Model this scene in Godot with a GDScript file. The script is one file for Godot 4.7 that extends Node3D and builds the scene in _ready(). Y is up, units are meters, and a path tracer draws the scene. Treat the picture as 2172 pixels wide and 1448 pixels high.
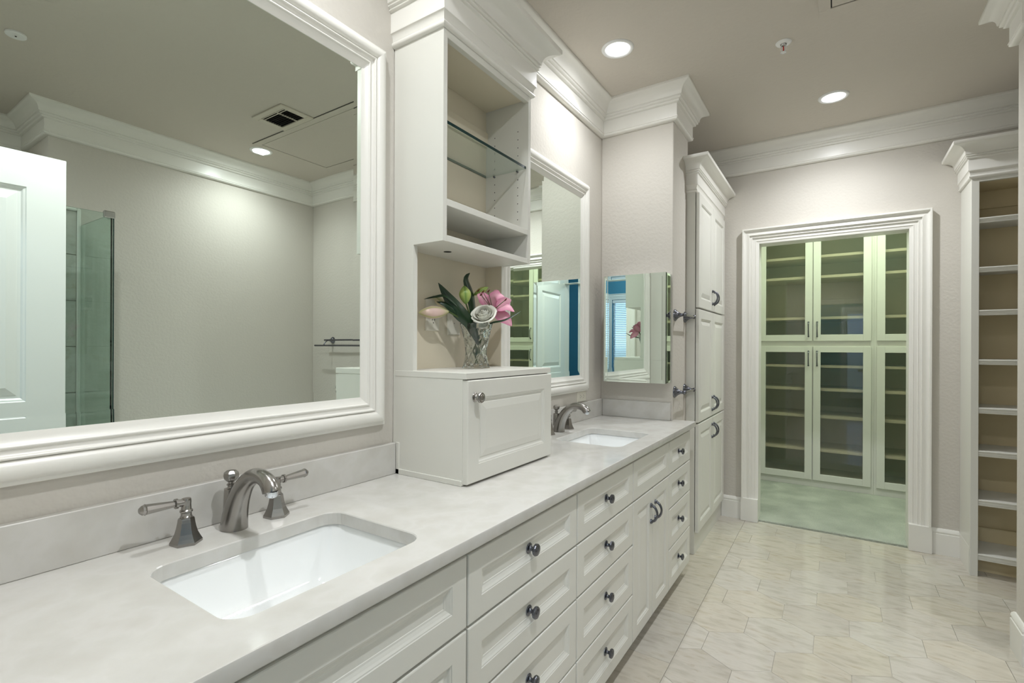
extends Node3D
# A long double vanity bathroom seen from its doorway: x = distance from the vanity wall, y = up, -z = towards the closet.

const CEIL := 2.793
const ZP := -2.8855      # front face of the pier
const ZFAR := -4.07      # far wall
const ZIN := 0.06        # entry wall
const XOP := 2.894       # opposite wall
var M := {}
var counts := {}
var rng := RandomNumberGenerator.new()
var flip_v := false

# ------------------------------------------------------------------ mesh helpers
func st() -> SurfaceTool:
	var s := SurfaceTool.new()
	s.begin(Mesh.PRIMITIVE_TRIANGLES)
	s.set_smooth_group(-1)
	return s

func tri(s: SurfaceTool, a: Vector3, b: Vector3, c: Vector3):
	if a.is_equal_approx(b) or b.is_equal_approx(c) or a.is_equal_approx(c): return
	s.add_vertex(a); s.add_vertex(c); s.add_vertex(b)

func quad(s: SurfaceTool, a: Vector3, b: Vector3, c: Vector3, d: Vector3):
	tri(s, a, b, c); tri(s, a, c, d)

func box(s: SurfaceTool, lo: Vector3, hi: Vector3, b := 0.0, xf := Transform3D()):
	var c := (lo + hi) / 2.0
	var h := (hi - lo) / 2.0
	h = h.abs()
	b = minf(b, minf(h.x, minf(h.y, h.z)) * 0.95)
	var ax := [Vector3.RIGHT, Vector3.UP, Vector3.BACK]
	for i in 3:
		var u: Vector3 = ax[(i + 1) % 3]
		var v: Vector3 = ax[(i + 2) % 3]
		for sg in [-1.0, 1.0]:
			var n: Vector3 = ax[i] * sg
			var cc: Vector3 = c + n * h[i]
			var hu: Vector3 = u * (h[(i + 1) % 3] - b)
			var hv: Vector3 = v * (h[(i + 2) % 3] - b) * sg
			quad(s, xf * (cc - hu - hv), xf * (cc + hu - hv), xf * (cc + hu + hv), xf * (cc - hu + hv))
	if b <= 0.0: return
	for i in 3:
		var j := (i + 1) % 3
		var k := (i + 2) % 3
		for sj in [-1.0, 1.0]:
			for sk in [-1.0, 1.0]:
				var L: Vector3 = ax[i] * (h[i] - b)
				var p: Vector3 = c + ax[j] * sj * h[j] + ax[k] * sk * (h[k] - b)
				var q: Vector3 = c + ax[j] * sj * (h[j] - b) + ax[k] * sk * h[k]
				if sj * sk > 0: quad(s, xf * (p - L), xf * (p + L), xf * (q + L), xf * (q - L)) if false else _oq(s, xf, c, p - L, p + L, q + L, q - L)
				else: _oq(s, xf, c, p - L, p + L, q + L, q - L)
	for sx in [-1.0, 1.0]:
		for sy in [-1.0, 1.0]:
			for sz in [-1.0, 1.0]:
				var o := Vector3(sx * h.x, sy * h.y, sz * h.z)
				var a := c + o - Vector3(0, sy * b, sz * b)
				var d := c + o - Vector3(sx * b, 0, sz * b)
				var e := c + o - Vector3(sx * b, sy * b, 0)
				if (d - a).cross(e - a).dot(o) > 0: tri(s, xf * a, xf * d, xf * e)
				else: tri(s, xf * a, xf * e, xf * d)

func _oq(s, xf: Transform3D, c: Vector3, p0: Vector3, p1: Vector3, p2: Vector3, p3: Vector3):
	if (p1 - p0).cross(p3 - p0).dot((p0 + p2) / 2.0 - c) > 0: quad(s, xf * p0, xf * p1, xf * p2, xf * p3)
	else: quad(s, xf * p0, xf * p3, xf * p2, xf * p1)

# moulding: profile points (outward, along axis) swept on a path in the plane across axis, outward = dir x axis
func sweep(s: SurfaceTool, path: Array, axis: Vector3, prof: Array, closed := false, caps := true):
	var n := path.size()
	var mit := []
	for i in n:
		var d0 := Vector3.ZERO
		var d1 := Vector3.ZERO
		if closed or i > 0: d0 = (path[i] - path[(i - 1 + n) % n]).normalized()
		if closed or i < n - 1: d1 = (path[(i + 1) % n] - path[i]).normalized()
		var n0 := d0.cross(axis)
		var n1 := d1.cross(axis)
		if d0 == Vector3.ZERO: mit.append(n1)
		elif d1 == Vector3.ZERO: mit.append(n0)
		else: mit.append((n0 + n1) / (1.0 + n0.dot(n1)))
	var gid := [0]
	for k in range(1, prof.size() - 1):
		var d0: Vector2 = prof[k] - prof[k - 1]
		var d1: Vector2 = prof[k + 1] - prof[k]
		gid.append(gid[-1] if absf(d0.angle_to(d1)) < 0.62 else gid[-1] + 1)
	for i in (n if closed else n - 1):
		var j := (i + 1) % n
		for k in prof.size() - 1:
			s.set_smooth_group(1 + i * 64 + gid[k])
			var a: Vector2 = prof[k]
			var b: Vector2 = prof[k + 1]
			quad(s, path[i] + mit[i] * a.x + axis * a.y, path[j] + mit[j] * a.x + axis * a.y, path[j] + mit[j] * b.x + axis * b.y, path[i] + mit[i] * b.x + axis * b.y)
	s.set_smooth_group(-1)
	if closed or not caps: return
	var poly := PackedVector2Array(prof)
	var idx := Geometry2D.triangulate_polygon(poly)
	for e in [0, n - 1]:
		var dirn: Vector3 = (path[0] - path[1]) if e == 0 else (path[n - 1] - path[n - 2])
		for t in range(0, idx.size(), 3):
			var q := []
			for k in 3:
				var w: Vector2 = poly[idx[t + k]]
				q.append(path[e] + mit[e] * w.x + axis * w.y)
			if (q[1] - q[0]).cross(q[2] - q[0]).dot(dirn) > 0: tri(s, q[0], q[1], q[2])
			else: tri(s, q[0], q[2], q[1])

# rectangle rings (inset, height) on local XY, facing +Z
func rings(s: SurfaceTool, xf: Transform3D, w: float, h: float, list: Array, fill := true):
	var prev := []
	for r in list:
		var a: float = r[0]
		var z: float = r[1]
		var cur := [Vector3(a, a, z), Vector3(w - a, a, z), Vector3(w - a, h - a, z), Vector3(a, h - a, z)]
		if prev.size():
			for i in 4: quad(s, xf * prev[i], xf * prev[(i + 1) % 4], xf * cur[(i + 1) % 4], xf * cur[i])
		prev = cur
	if fill: quad(s, xf * prev[0], xf * prev[1], xf * prev[2], xf * prev[3])

func lathe(s: SurfaceTool, prof: Array, seg: int, xf := Transform3D(), smooth := 1, squash := 1.0):
	# prof: Vector2(r, y) from bottom to top. smooth 0 flat, 1 smooth all round and along, 2 smooth round only
	for k in prof.size() - 1:
		s.set_smooth_group(-1 if smooth == 0 else (1 if smooth == 1 else 2 + k))
		var a: Vector2 = prof[k]
		var b: Vector2 = prof[k + 1]
		for i in seg:
			var t0 := TAU * i / seg
			var t1 := TAU * (i + 1) / seg
			if i == seg - 1: t1 = 0.0
			var c0 := Vector3(cos(t0), 0, -sin(t0) * squash)
			var c1 := Vector3(cos(t1), 0, -sin(t1) * squash)
			quad(s, xf * (c0 * a.x + Vector3.UP * a.y), xf * (c1 * a.x + Vector3.UP * a.y), xf * (c1 * b.x + Vector3.UP * b.y), xf * (c0 * b.x + Vector3.UP * b.y))
	s.set_smooth_group(-1)

func tube(s: SurfaceTool, pts: Array, radii: Array, seg := 12, smooth := true, caps := true, squash := 1.0):
	var n := pts.size()
	var ref := Vector3.UP
	var d: Vector3 = (pts[1] - pts[0]).normalized()
	if absf(d.dot(ref)) > 0.9: ref = Vector3(0.3, 0, 1).normalized()
	var u := (ref - d * ref.dot(d)).normalized()
	var loops := []
	for i in n:
		var t: Vector3
		if i == 0: t = pts[1] - pts[0]
		elif i == n - 1: t = pts[n - 1] - pts[n - 2]
		else: t = (pts[i + 1] - pts[i]).normalized() + (pts[i] - pts[i - 1]).normalized()
		t = t.normalized()
		u = (u - t * u.dot(t)).normalized()
		var v := t.cross(u)
		var r: float = radii[i] if radii.size() > 1 else radii[0]
		var lp := []
		for k in seg: lp.append(pts[i] + (u * cos(TAU * k / seg) * squash + v * sin(TAU * k / seg)) * r)
		loops.append(lp)
	s.set_smooth_group(1 if smooth else -1)
	for i in n - 1:
		for k in seg:
			var k2 := (k + 1) % seg
			quad(s, loops[i][k], loops[i][k2], loops[i + 1][k2], loops[i + 1][k])
	s.set_smooth_group(-1)
	if caps:
		for k in range(1, seg - 1):
			tri(s, loops[0][0], loops[0][k + 1], loops[0][k])
			tri(s, loops[n - 1][0], loops[n - 1][k], loops[n - 1][k + 1])

func extrude(s: SurfaceTool, poly: Array, xf: Transform3D, depth: float):
	# polygon counter-clockwise in local XY, extruded from z=0 to z=depth
	var p := PackedVector2Array(poly)
	if Geometry2D.is_polygon_clockwise(p): p.reverse()
	var idx := Geometry2D.triangulate_polygon(p)
	for t in range(0, idx.size(), 3):
		var a := p[idx[t]]
		var b := p[idx[t + 1]]
		var c := p[idx[t + 2]]
		if (b - a).cross(c - a) < 0:
			var w := b; b = c; c = w
		tri(s, xf * Vector3(a.x, a.y, depth), xf * Vector3(b.x, b.y, depth), xf * Vector3(c.x, c.y, depth))
		tri(s, xf * Vector3(a.x, a.y, 0), xf * Vector3(c.x, c.y, 0), xf * Vector3(b.x, b.y, 0))
	for i in p.size():
		var a := p[i]
		var b := p[(i + 1) % p.size()]
		quad(s, xf * Vector3(a.x, a.y, 0), xf * Vector3(b.x, b.y, 0), xf * Vector3(b.x, b.y, depth), xf * Vector3(a.x, a.y, depth))

func loft(s: SurfaceTool, loops: Array, cap_last := true, smooth := true):
	s.set_smooth_group(1 if smooth else -1)
	for i in loops.size() - 1:
		var n: int = loops[i].size()
		for k in n:
			var k2 := (k + 1) % n
			quad(s, loops[i][k], loops[i][k2], loops[i + 1][k2], loops[i + 1][k])
	if cap_last:
		var L: Array = loops[-1]
		var c := Vector3.ZERO
		for q in L: c += q / L.size()
		for k in L.size(): tri(s, L[k], L[(k + 1) % L.size()], c)
	s.set_smooth_group(-1)

func rrect(cx: float, cz: float, hx: float, hz: float, r: float, y: float, n := 6) -> Array:
	# rounded rectangle loop in XZ, counter-clockwise seen from above
	var out := []
	var cs := [[1, -1, 0.0], [-1, -1, PI / 2], [-1, 1, PI], [1, 1, PI * 1.5]]
	for c in cs:
		for k in n + 1:
			var a: float = c[2] + PI / 2 * k / n
			out.append(Vector3(cx + c[0] * (hx - r) + cos(a) * r, y, cz + c[1] * (hz - r) - sin(a) * r))
	return out

# ------------------------------------------------------------------ scene helpers
func finish(s: SurfaceTool) -> ArrayMesh:
	s.generate_normals()
	return s.commit()

func numbered(n: String) -> String:
	counts[n] = counts.get(n, -1) + 1
	return n if counts[n] == 0 else "%s_%03d" % [n, counts[n]]

func tag(o: Node, label: String, category: String, group := ""):
	o.set_meta("label", label); o.set_meta("category", category)
	if group: o.set_meta("group", group)

func thing(n: String, label: String, category: String, at := Vector3.ZERO, group := "") -> Node3D:
	var o := Node3D.new()
	o.name = numbered(n)
	add_child(o)
	o.position = at
	tag(o, label, category, group)
	return o

func part(n: String, s: SurfaceTool, mat: Material, parent: Node3D) -> MeshInstance3D:   # vertices in world places
	return put(n, finish(s), mat, parent, Transform3D())

func put(n: String, mesh: Mesh, mat: Material, parent: Node3D, xf: Transform3D) -> MeshInstance3D:
	var m := MeshInstance3D.new()
	m.mesh = mesh
	m.material_override = mat
	m.name = n
	parent.add_child(m, true)
	m.global_transform = xf
	return m

func struct(n: String, s: SurfaceTool, mat: Material) -> MeshInstance3D:
	var m := MeshInstance3D.new()
	m.mesh = finish(s)
	m.material_override = mat
	m.name = numbered(n)
	add_child(m)
	m.set_meta("kind", "structure")
	return m

func solid(lo: Vector3, hi: Vector3, b := 0.0) -> SurfaceTool:
	var s := st()
	box(s, lo, hi, b)
	return s

func facing_x(x: float, y: float, z: float) -> Transform3D:   # local X -> -z, Y -> up, Z -> +x
	return Transform3D(Basis(Vector3(0, 0, -1), Vector3.UP, Vector3.RIGHT), Vector3(x, y, z))

func lathe_x(x: float, y: float, z: float) -> Transform3D:     # lathe axis (local Y) -> +x
	return Transform3D(Basis(Vector3(0, 0, -1), Vector3.RIGHT, Vector3(0, -1, 0)), Vector3(x, y, z))

func lathe_z(x: float, y: float, z: float, sg := 1.0) -> Transform3D:
	return Transform3D(Basis(Vector3.RIGHT * sg, Vector3(0, 0, sg), Vector3(0, -1, 0)), Vector3(x, y, z))

# ------------------------------------------------------------------ materials
func mat(c: Color, rough := 0.5, metal := 0.0, spec := 0.5) -> StandardMaterial3D:
	var m := StandardMaterial3D.new()
	m.albedo_color = c
	m.roughness = rough
	m.metallic = metal
	m.metallic_specular = spec
	return m

func noise_tex(freq: float, octaves := 4, ramp: Array = [], size := 512, kind := FastNoiseLite.TYPE_SIMPLEX_SMOOTH, sd := 1, warp := 0.0, ridged := false) -> NoiseTexture2D:
	var f := FastNoiseLite.new()
	f.noise_type = kind
	f.seed = sd
	f.frequency = freq
	f.fractal_octaves = octaves
	if ridged: f.fractal_type = FastNoiseLite.FRACTAL_RIDGED
	if warp > 0.0:
		f.domain_warp_enabled = true
		f.domain_warp_amplitude = warp
		f.domain_warp_frequency = freq * 0.7
	var t := NoiseTexture2D.new()
	t.width = size; t.height = size
	t.seamless = true
	t.noise = f
	if ramp.size():
		var g := Gradient.new()
		var o := PackedFloat32Array()
		var c := PackedColorArray()
		for r in ramp:
			o.append(r[0]); c.append(r[1])
		g.offsets = o; g.colors = c
		t.color_ramp = g
	return t

func world_tri(m: StandardMaterial3D, scale: float, off := Vector3.ZERO):
	m.uv1_triplanar = true
	m.uv1_world_triplanar = true
	m.uv1_scale = Vector3.ONE * scale
	m.uv1_offset = off

func rgb(r: int, g: int, b: int) -> Color: return Color(r / 255.0, g / 255.0, b / 255.0)

func materials():
	M.cream = mat(rgb(224, 223, 215), 0.35)
	M.trim = mat(rgb(236, 234, 227), 0.32)
	M.inside = mat(rgb(222, 213, 192), 0.45)  # tower interior: cream paint with its warm shade put into the colour
	M.shaded_closet_inside = mat(rgb(196, 184, 154), 0.5)  # closet interior, colour darkened to stand for the dim light inside
	M.shaded_cream = mat(rgb(222, 206, 168), 0.4)  # bookcase interior: cream paint, tanned in colour for shade and bounced light
	M.white = mat(rgb(238, 238, 236), 0.3)
	M.doorwhite = mat(rgb(232, 234, 230), 0.35)
	var peel := noise_tex(0.035, 3, [], 512)
	M.wall = mat(rgb(206, 201, 192), 0.75, 0.0, 0.35)
	M.wall.heightmap_enabled = true
	M.wall.heightmap_texture = peel
	M.wall.heightmap_scale = 0.10
	world_tri(M.wall, 2.2)
	M.ceiling = mat(rgb(209, 202, 191), 0.85, 0.0, 0.3)
	M.ceiling.heightmap_enabled = true
	M.ceiling.heightmap_texture = peel
	M.ceiling.heightmap_scale = 0.12
	world_tri(M.ceiling, 1.7)
	M.blue = mat(rgb(72, 134, 158), 0.7)
	M.counter = mat(Color.WHITE, 0.12)
	M.counter.albedo_texture = noise_tex(0.006, 5, [[0.0, rgb(200, 197, 190)], [0.45, rgb(207, 205, 199)], [0.62, rgb(211, 209, 204)], [1.0, rgb(203, 200, 193)]], 1024, FastNoiseLite.TYPE_SIMPLEX_SMOOTH, 7, 40.0)
	world_tri(M.counter, 1.1)
	M.porcelain = mat(rgb(243, 245, 244), 0.06, 0.0, 0.6)
	M.nickel = mat(rgb(158, 155, 151), 0.24, 1.0)
	M.gunmetal = mat(rgb(112, 114, 122), 0.2, 1.0)
	M.chrome = mat(rgb(205, 207, 210), 0.1, 1.0)
	M.mirror = mat(rgb(236, 245, 238), 0.0, 1.0)
	M.mirror_edge = mat(rgb(28, 40, 40), 0.1, 0.3)
	M.black = mat(rgb(14, 13, 12), 0.6)
	M.dark = mat(rgb(60, 55, 48), 0.7)
	M.glass = mat(Color(0.45, 0.62, 0.55, 0.05), 0.01)
	M.glass.transparency = BaseMaterial3D.TRANSPARENCY_ALPHA
	M.glass.metallic_specular = 0.5
	M.glass_edge = mat(rgb(12, 48, 48), 0.1)
	M.shelf_glass = mat(Color(0.42, 0.62, 0.52, 0.16), 0.01)
	M.shelf_glass.transparency = BaseMaterial3D.TRANSPARENCY_ALPHA
	M.shower_glass = mat(Color(0.89, 0.955, 0.93, 0.0), 0.0)
	M.shower_glass.refraction_enabled = true
	M.shower_glass.refraction_scale = 0.05
	M.crystal = mat(Color(0.97, 0.985, 0.98, 0.0), 0.0)
	M.crystal.refraction_enabled = true
	M.crystal.refraction_scale = 0.055
	M.vent = mat(rgb(206, 199, 184), 0.5)
	M.kick = mat(rgb(196, 190, 176), 0.5)
	# marble: greige ground with soft clouds and thin veins
	var cloud := noise_tex(0.010, 6, [[0.0, rgb(186, 180, 170)], [0.35, rgb(203, 199, 191)], [0.55, rgb(210, 206, 199)], [0.75, rgb(205, 200, 191)], [1.0, rgb(190, 182, 168)]], 1024, FastNoiseLite.TYPE_SIMPLEX_SMOOTH, 3, 30.0)
	var vein := noise_tex(0.007, 6, [[0.0, Color.WHITE], [0.82, Color.WHITE], [0.93, rgb(240, 236, 230)], [0.98, rgb(216, 209, 198)], [1.0, rgb(190, 180, 166)]], 1024, FastNoiseLite.TYPE_SIMPLEX_SMOOTH, 11, 70.0, true)
	M.tiles = []
	for i in 5:
		var m := mat([rgb(248, 246, 241), rgb(243, 240, 234), rgb(249, 245, 236), rgb(237, 234, 228), rgb(245, 241, 231)][i], 0.09)
		m.albedo_texture = cloud
		m.detail_enabled = true
		m.detail_blend_mode = BaseMaterial3D.BLEND_MODE_MUL
		m.detail_albedo = vein
		m.detail_uv_layer = BaseMaterial3D.DETAIL_UV_1
		world_tri(m, 0.85, Vector3(0.37, 0.11, 0.53) * i)
		m.uv1_scale = Vector3(0.45, 1.0, 1.5)
		M.tiles.append(m)
	M.grout = mat(rgb(200, 195, 185), 0.6)
	M.shower_tile = mat(Color.WHITE, 0.2)
	M.shower_tile.albedo_texture = cloud
	world_tri(M.shower_tile, 0.9)
	M.carpet = mat(Color.WHITE, 1.0, 0.0, 0.1)
	M.carpet.albedo_texture = carpet_texture()
	M.carpet.heightmap_enabled = true
	M.carpet.heightmap_texture = noise_tex(0.25, 2, [], 512)
	M.carpet.heightmap_scale = 0.5
	M.carpet.rim_enabled = true
	M.carpet.rim = 0.3
	world_tri(M.carpet, 0.5)
	M.plastic = mat(rgb(226, 222, 208), 0.35)
	M.lamp = mat(Color.WHITE, 0.4)
	M.lamp.emission_enabled = true
	M.lamp.emission = rgb(248, 250, 255)
	M.lamp.emission_energy_multiplier = 4.0
	M.green_lamp = mat(Color.WHITE, 0.4)
	M.green_lamp.emission_enabled = true
	M.green_lamp.emission = rgb(214, 255, 206)
	M.green_lamp.emission_energy_multiplier = 3.0
	M.leaf = mat(rgb(24, 52, 26), 0.3)
	M.leaf.backlight_enabled = true
	M.leaf.backlight = Color(0.02, 0.05, 0.01)
	M.stem = mat(rgb(70, 92, 42), 0.45)
	M.petal_pink = mat(Color.WHITE, 0.5)
	M.petal_pink.vertex_color_use_as_albedo = true
	M.petal_pink.backlight_enabled = true
	M.petal_pink.backlight = Color(0.12, 0.04, 0.07)
	M.bud = mat(Color.WHITE, 0.42)
	M.bud.vertex_color_use_as_albedo = true
	M.rose = mat(rgb(250, 250, 240), 0.5)
	M.rose.backlight_enabled = true
	M.rose.backlight = Color(0.1, 0.1, 0.08)
	M.anther = mat(rgb(96, 42, 30), 0.8)
	M.red = mat(rgb(190, 24, 20), 0.3)

func carpet_texture() -> ImageTexture:
	# grey green pile with lighter brushed strokes left by a vacuum cleaner; one tile is 2 m wide
	var n := 512
	var im := Image.create(n, n, false, Image.FORMAT_RGB8)
	var f := FastNoiseLite.new()
	f.seed = 5
	f.frequency = 0.012
	f.fractal_octaves = 3
	var g := FastNoiseLite.new()
	g.seed = 9
	g.frequency = 0.4
	for y in n:
		for x in n:
			var v := 0.5 + 0.16 * f.get_noise_2d(x, y) + 0.12 * g.get_noise_2d(x, y)
			for k in 4:          # brushed wedges
				var cx := 60.0 + k * 118.0 + 30.0 * sin(k * 2.1)
				var apex := 130.0 + 60.0 * sin(k * 1.7)
				var t: float = (fposmod(y - apex, float(n))) / 190.0
				if t < 1.0:
					var w: float = absf(x - cx + 14.0 * f.get_noise_2d(y * 2.0, k * 50.0)) / (8.0 + 46.0 * t)
					if w < 1.0: v += 0.14 * (1.0 - w) * (1.0 - 0.4 * t)
			im.set_pixel(x, y, Color(0.44 + 0.44 * v, 0.46 + 0.44 * v, 0.42 + 0.42 * v))
	return ImageTexture.create_from_image(im)

# ------------------------------------------------------------------ moulding profiles (outward, up)
func crown_profile() -> Array:
	var p := [Vector2(0.0, 0.0), Vector2(0.007, 0.0)]
	arc(p, Vector2(0.008, 0.011), Vector2(0.018, 0.011), -85, 20, 6)
	p.append_array([Vector2(0.0285, 0.0165), Vector2(0.0285, 0.0205), Vector2(0.024, 0.0225), Vector2(0.024, 0.094), Vector2(0.031, 0.096)])
	arc(p, Vector2(0.0325, 0.1025), Vector2(0.008, 0.0065), -85, 50, 5)
	p.append(Vector2(0.0395, 0.1095))
	arc(p, Vector2(0.043, 0.1165), Vector2(0.009, 0.0065), -85, 50, 5)
	p.append_array([Vector2(0.0505, 0.1235), Vector2(0.056, 0.1245)])
	arc(p, Vector2(0.098, 0.128), Vector2(0.040, 0.044), 178, 95, 8)
	p.append_array([Vector2(0.101, 0.1735), Vector2(0.107, 0.1765), Vector2(0.109, 0.180), Vector2(0.109, 0.190), Vector2(0.0, 0.190)])
	return p

func arc(p: Array, c: Vector2, r: Vector2, a0: float, a1: float, n := 6):
	for k in n + 1:
		var a := deg_to_rad(lerpf(a0, a1, float(k) / n))
		p.append(c + Vector2(cos(a) * r.x, sin(a) * r.y))

func cabinet_crown_profile() -> Array:      # from the bead under the frieze to the top
	var p := [Vector2(0.0, 0.0)]
	arc(p, Vector2(0.003, 0.0095), Vector2(0.0095, 0.0095), -90, 60)
	p.append(Vector2(0.0072, 0.0190))
	arc(p, Vector2(0.0205, 0.0200), Vector2(0.0130, 0.0240), 180, 115, 6)
	p.append_array([Vector2(0.0175, 0.0435), Vector2(0.0175, 0.0475), Vector2(0.0165, 0.049), Vector2(0.0165, 0.110), Vector2(0.0190, 0.111)])
	arc(p, Vector2(0.0190, 0.1165), Vector2(0.006, 0.005), -90, 60, 4)
	p.append(Vector2(0.0215, 0.1225))
	arc(p, Vector2(0.0225, 0.1285), Vector2(0.007, 0.0055), -90, 60, 4)
	p.append_array([Vector2(0.0275, 0.135), Vector2(0.0315, 0.136)])
	arc(p, Vector2(0.078, 0.140), Vector2(0.046, 0.044), 178, 95, 7)
	p.append_array([Vector2(0.084, 0.185), Vector2(0.090, 0.188), Vector2(0.092, 0.192), Vector2(0.092, 0.206), Vector2(0.0, 0.206)])
	return p

func casing_profile(w: float, t: float) -> Array:   # (distance from opening, proud of the wall), outer edge first
	var p := []
	for q in [[1.0, 0.0], [1.0, 0.96], [0.985, 1.0], [0.91, 1.0], [0.895, 0.96], [0.885, 0.80], [0.86, 0.78], [0.84, 0.70], [0.80, 0.62], [0.74, 0.60], [0.66, 0.64], [0.59, 0.72], [0.565, 0.72], [0.555, 0.50], [0.54, 0.46], [0.44, 0.46], [0.425, 0.50], [0.40, 0.50], [0.39, 0.32], [0.375, 0.28], [0.22, 0.28], [0.205, 0.33], [0.18, 0.33], [0.165, 0.24], [0.02, 0.22], [0.0, 0.20], [0.0, 0.0]]:
		p.append(Vector2(q[0] * w, q[1] * t))
	return p

func base_profile() -> Array:
	return [Vector2(0, 0), Vector2(0.016, 0), Vector2(0.016, 0.128), Vector2(0.012, 0.131), Vector2(0.012, 0.137), Vector2(0.015, 0.141), Vector2(0.013, 0.152), Vector2(0.006, 0.161), Vector2(0, 0.1625)]

# ------------------------------------------------------------------ camera, sky, lights, exposure
func view_and_light():
	var f := 1040.4
	var a := 0.58297
	var r := 0.0044
	var fw := Vector3(-sin(a), 0, -cos(a))
	var rt0 := Vector3(cos(a), 0, -sin(a))
	var rt := rt0 * cos(r) + Vector3.UP * sin(r)
	var up := Vector3.UP * cos(r) - rt0 * sin(r)
	var cam := Camera3D.new()
	cam.name = "camera"
	cam.near = 0.02
	cam.far = 200.0
	cam.set_frustum(0.02 * 1448.0 / f, Vector2(0.0, 0.02 * 12.93 / f), 0.02, 200.0)
	cam.transform = Transform3D(Basis(rt, up, -fw), Vector3(1.23276, 1.28856, 0.0))
	add_child(cam)
	cam.current = true
	var env := Environment.new()
	env.background_mode = Environment.BG_SKY
	var sky := Sky.new()
	var sm := ProceduralSkyMaterial.new()
	sm.sky_top_color = rgb(120, 165, 225)
	sm.sky_horizon_color = rgb(185, 214, 250)
	sm.ground_bottom_color = rgb(130, 155, 165)
	sm.ground_horizon_color = rgb(175, 200, 225)
	sm.sky_energy_multiplier = 1.7
	sm.ground_energy_multiplier = 1.5
	sky.sky_material = sm
	env.sky = sky
	env.tonemap_mode = Environment.TONE_MAPPER_LINEAR
	env.tonemap_exposure = 0.80
	env.sdfgi_enabled = true
	env.ssao_enabled = true
	env.ssil_enabled = true
	var we := WorldEnvironment.new()
	we.name = "world_environment"
	we.environment = env
	add_child(we)

func downlight(x: float, z: float, label: String, energy := 1.6, y := CEIL):
	var o := thing("ceiling_light", label, "light", Vector3(x, y, z))
	var s := st()
	lathe(s, [Vector2(0.060, -0.002), Vector2(0.062, -0.006), Vector2(0.070, -0.008), Vector2(0.077, -0.005), Vector2(0.080, -0.0005)], 40, Transform3D(Basis(), Vector3(x, y, z)), 1)
	part("trim_ring", s, M.white, o)
	s = st()
	lathe(s, [Vector2(0.0, -0.010), Vector2(0.03, -0.0085), Vector2(0.05, -0.006), Vector2(0.0605, -0.003)], 40, Transform3D(Basis(), Vector3(x, y, z)), 1)
	var lens := part("lens", s, M.lamp, o)
	lens.set_meta("label", "glowing white lens")
	var l := SpotLight3D.new()
	l.name = "beam"
	l.spot_angle = 76.0
	l.spot_angle_attenuation = 1.0
	l.light_energy = energy
	l.light_color = rgb(247, 250, 253)
	l.light_size = 0.018
	l.spot_range = 12.0
	l.spot_attenuation = 2.0
	l.shadow_enabled = true
	o.add_child(l)
	l.global_transform = Transform3D(Basis(Vector3.RIGHT, -PI / 2), Vector3(x, y - 0.006, z))
	var g := AreaLight3D.new()       # the lens itself, which also lights the crown and the upper walls
	g.name = "lens_glow"
	g.area_size = Vector2(0.08, 0.08)
	g.light_energy = energy * 0.36
	g.light_color = rgb(247, 250, 253)
	g.area_range = 12.0
	g.area_attenuation = 2.0
	g.shadow_enabled = true
	o.add_child(g)
	g.global_transform = Transform3D(Basis(Vector3.RIGHT, -PI / 2), Vector3(x, y - 0.0115, z))

func lights():
	downlight(0.313, -2.347, "recessed ceiling light above the far sink, nearest the vanity wall", 0.95)
	downlight(0.313, -0.60, "unseen recessed ceiling light above the near sink, over the framed mirror", 0.95)  # out of view, lights the near counter and the tower side
	downlight(1.218, -3.495, "recessed ceiling light in front of the closet doorway", 1.9)
	downlight(1.218, -0.70, "added recessed ceiling light brightening the floor near the entry", 1.9)  # added fill light for the near floor and vanity fronts
	downlight(2.475, -2.085, "recessed ceiling light over the bathtub beside the attic hatch", 1.2)
	downlight(2.65, -0.35, "added recessed ceiling light brightening the shower", 0.6)  # added fill light for the shower end of the room
	# closet lamp out of view, placed to light the closet greenish
	var o := thing("unseen_closet_light", "unseen ceiling lamp lighting the walk-in closet with a greenish glow", "light", Vector3(1.45, 2.74, -4.75))
	part("lens", solid(Vector3(1.0, 2.72, -4.83), Vector3(1.9, 2.755, -4.67), 0.01), M.green_lamp, o)
	part("housing", solid(Vector3(0.98, 2.755, -4.85), Vector3(1.92, CEIL, -4.65), 0.004), M.white, o)
	var l := AreaLight3D.new()
	l.name = "glow"
	l.area_size = Vector2(0.9, 0.16)
	l.light_energy = 1.9
	l.light_color = rgb(236, 255, 224)
	l.shadow_enabled = true
	l.area_range = 12.0
	l.area_attenuation = 2.0
	o.add_child(l)
	l.global_transform = Transform3D(Basis(Vector3.RIGHT, -PI / 2), Vector3(1.45, 2.71, -4.75))
	# added fill lamp that brightens the blue bedroom walls
	var b := thing("added_bedroom_light", "added round ceiling lamp brightening the blue bedroom behind the doorway", "light", Vector3(1.2, CEIL, 1.35))
	var s := st()
	lathe(s, [Vector2(0, -0.09), Vector2(0.08, -0.08), Vector2(0.13, -0.05), Vector2(0.15, -0.012)], 32, Transform3D(Basis(), Vector3(1.2, CEIL, 1.35)), 1)
	part("shade", s, M.lamp, b)
	s = st()
	lathe(s, [Vector2(0.15, -0.014), Vector2(0.165, -0.012), Vector2(0.165, 0.0)], 32, Transform3D(Basis(), Vector3(1.2, CEIL, 1.35)), 2)
	part("housing", s, M.nickel, b)
	var om := OmniLight3D.new()
	om.name = "glow"
	om.light_energy = 1.5
	om.light_color = rgb(225, 238, 255)
	om.light_size = 0.1
	om.omni_range = 10.0
	om.omni_attenuation = 2.0
	om.shadow_enabled = true
	b.add_child(om)
	om.global_position = Vector3(1.2, CEIL - 0.2, 1.35)

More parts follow.
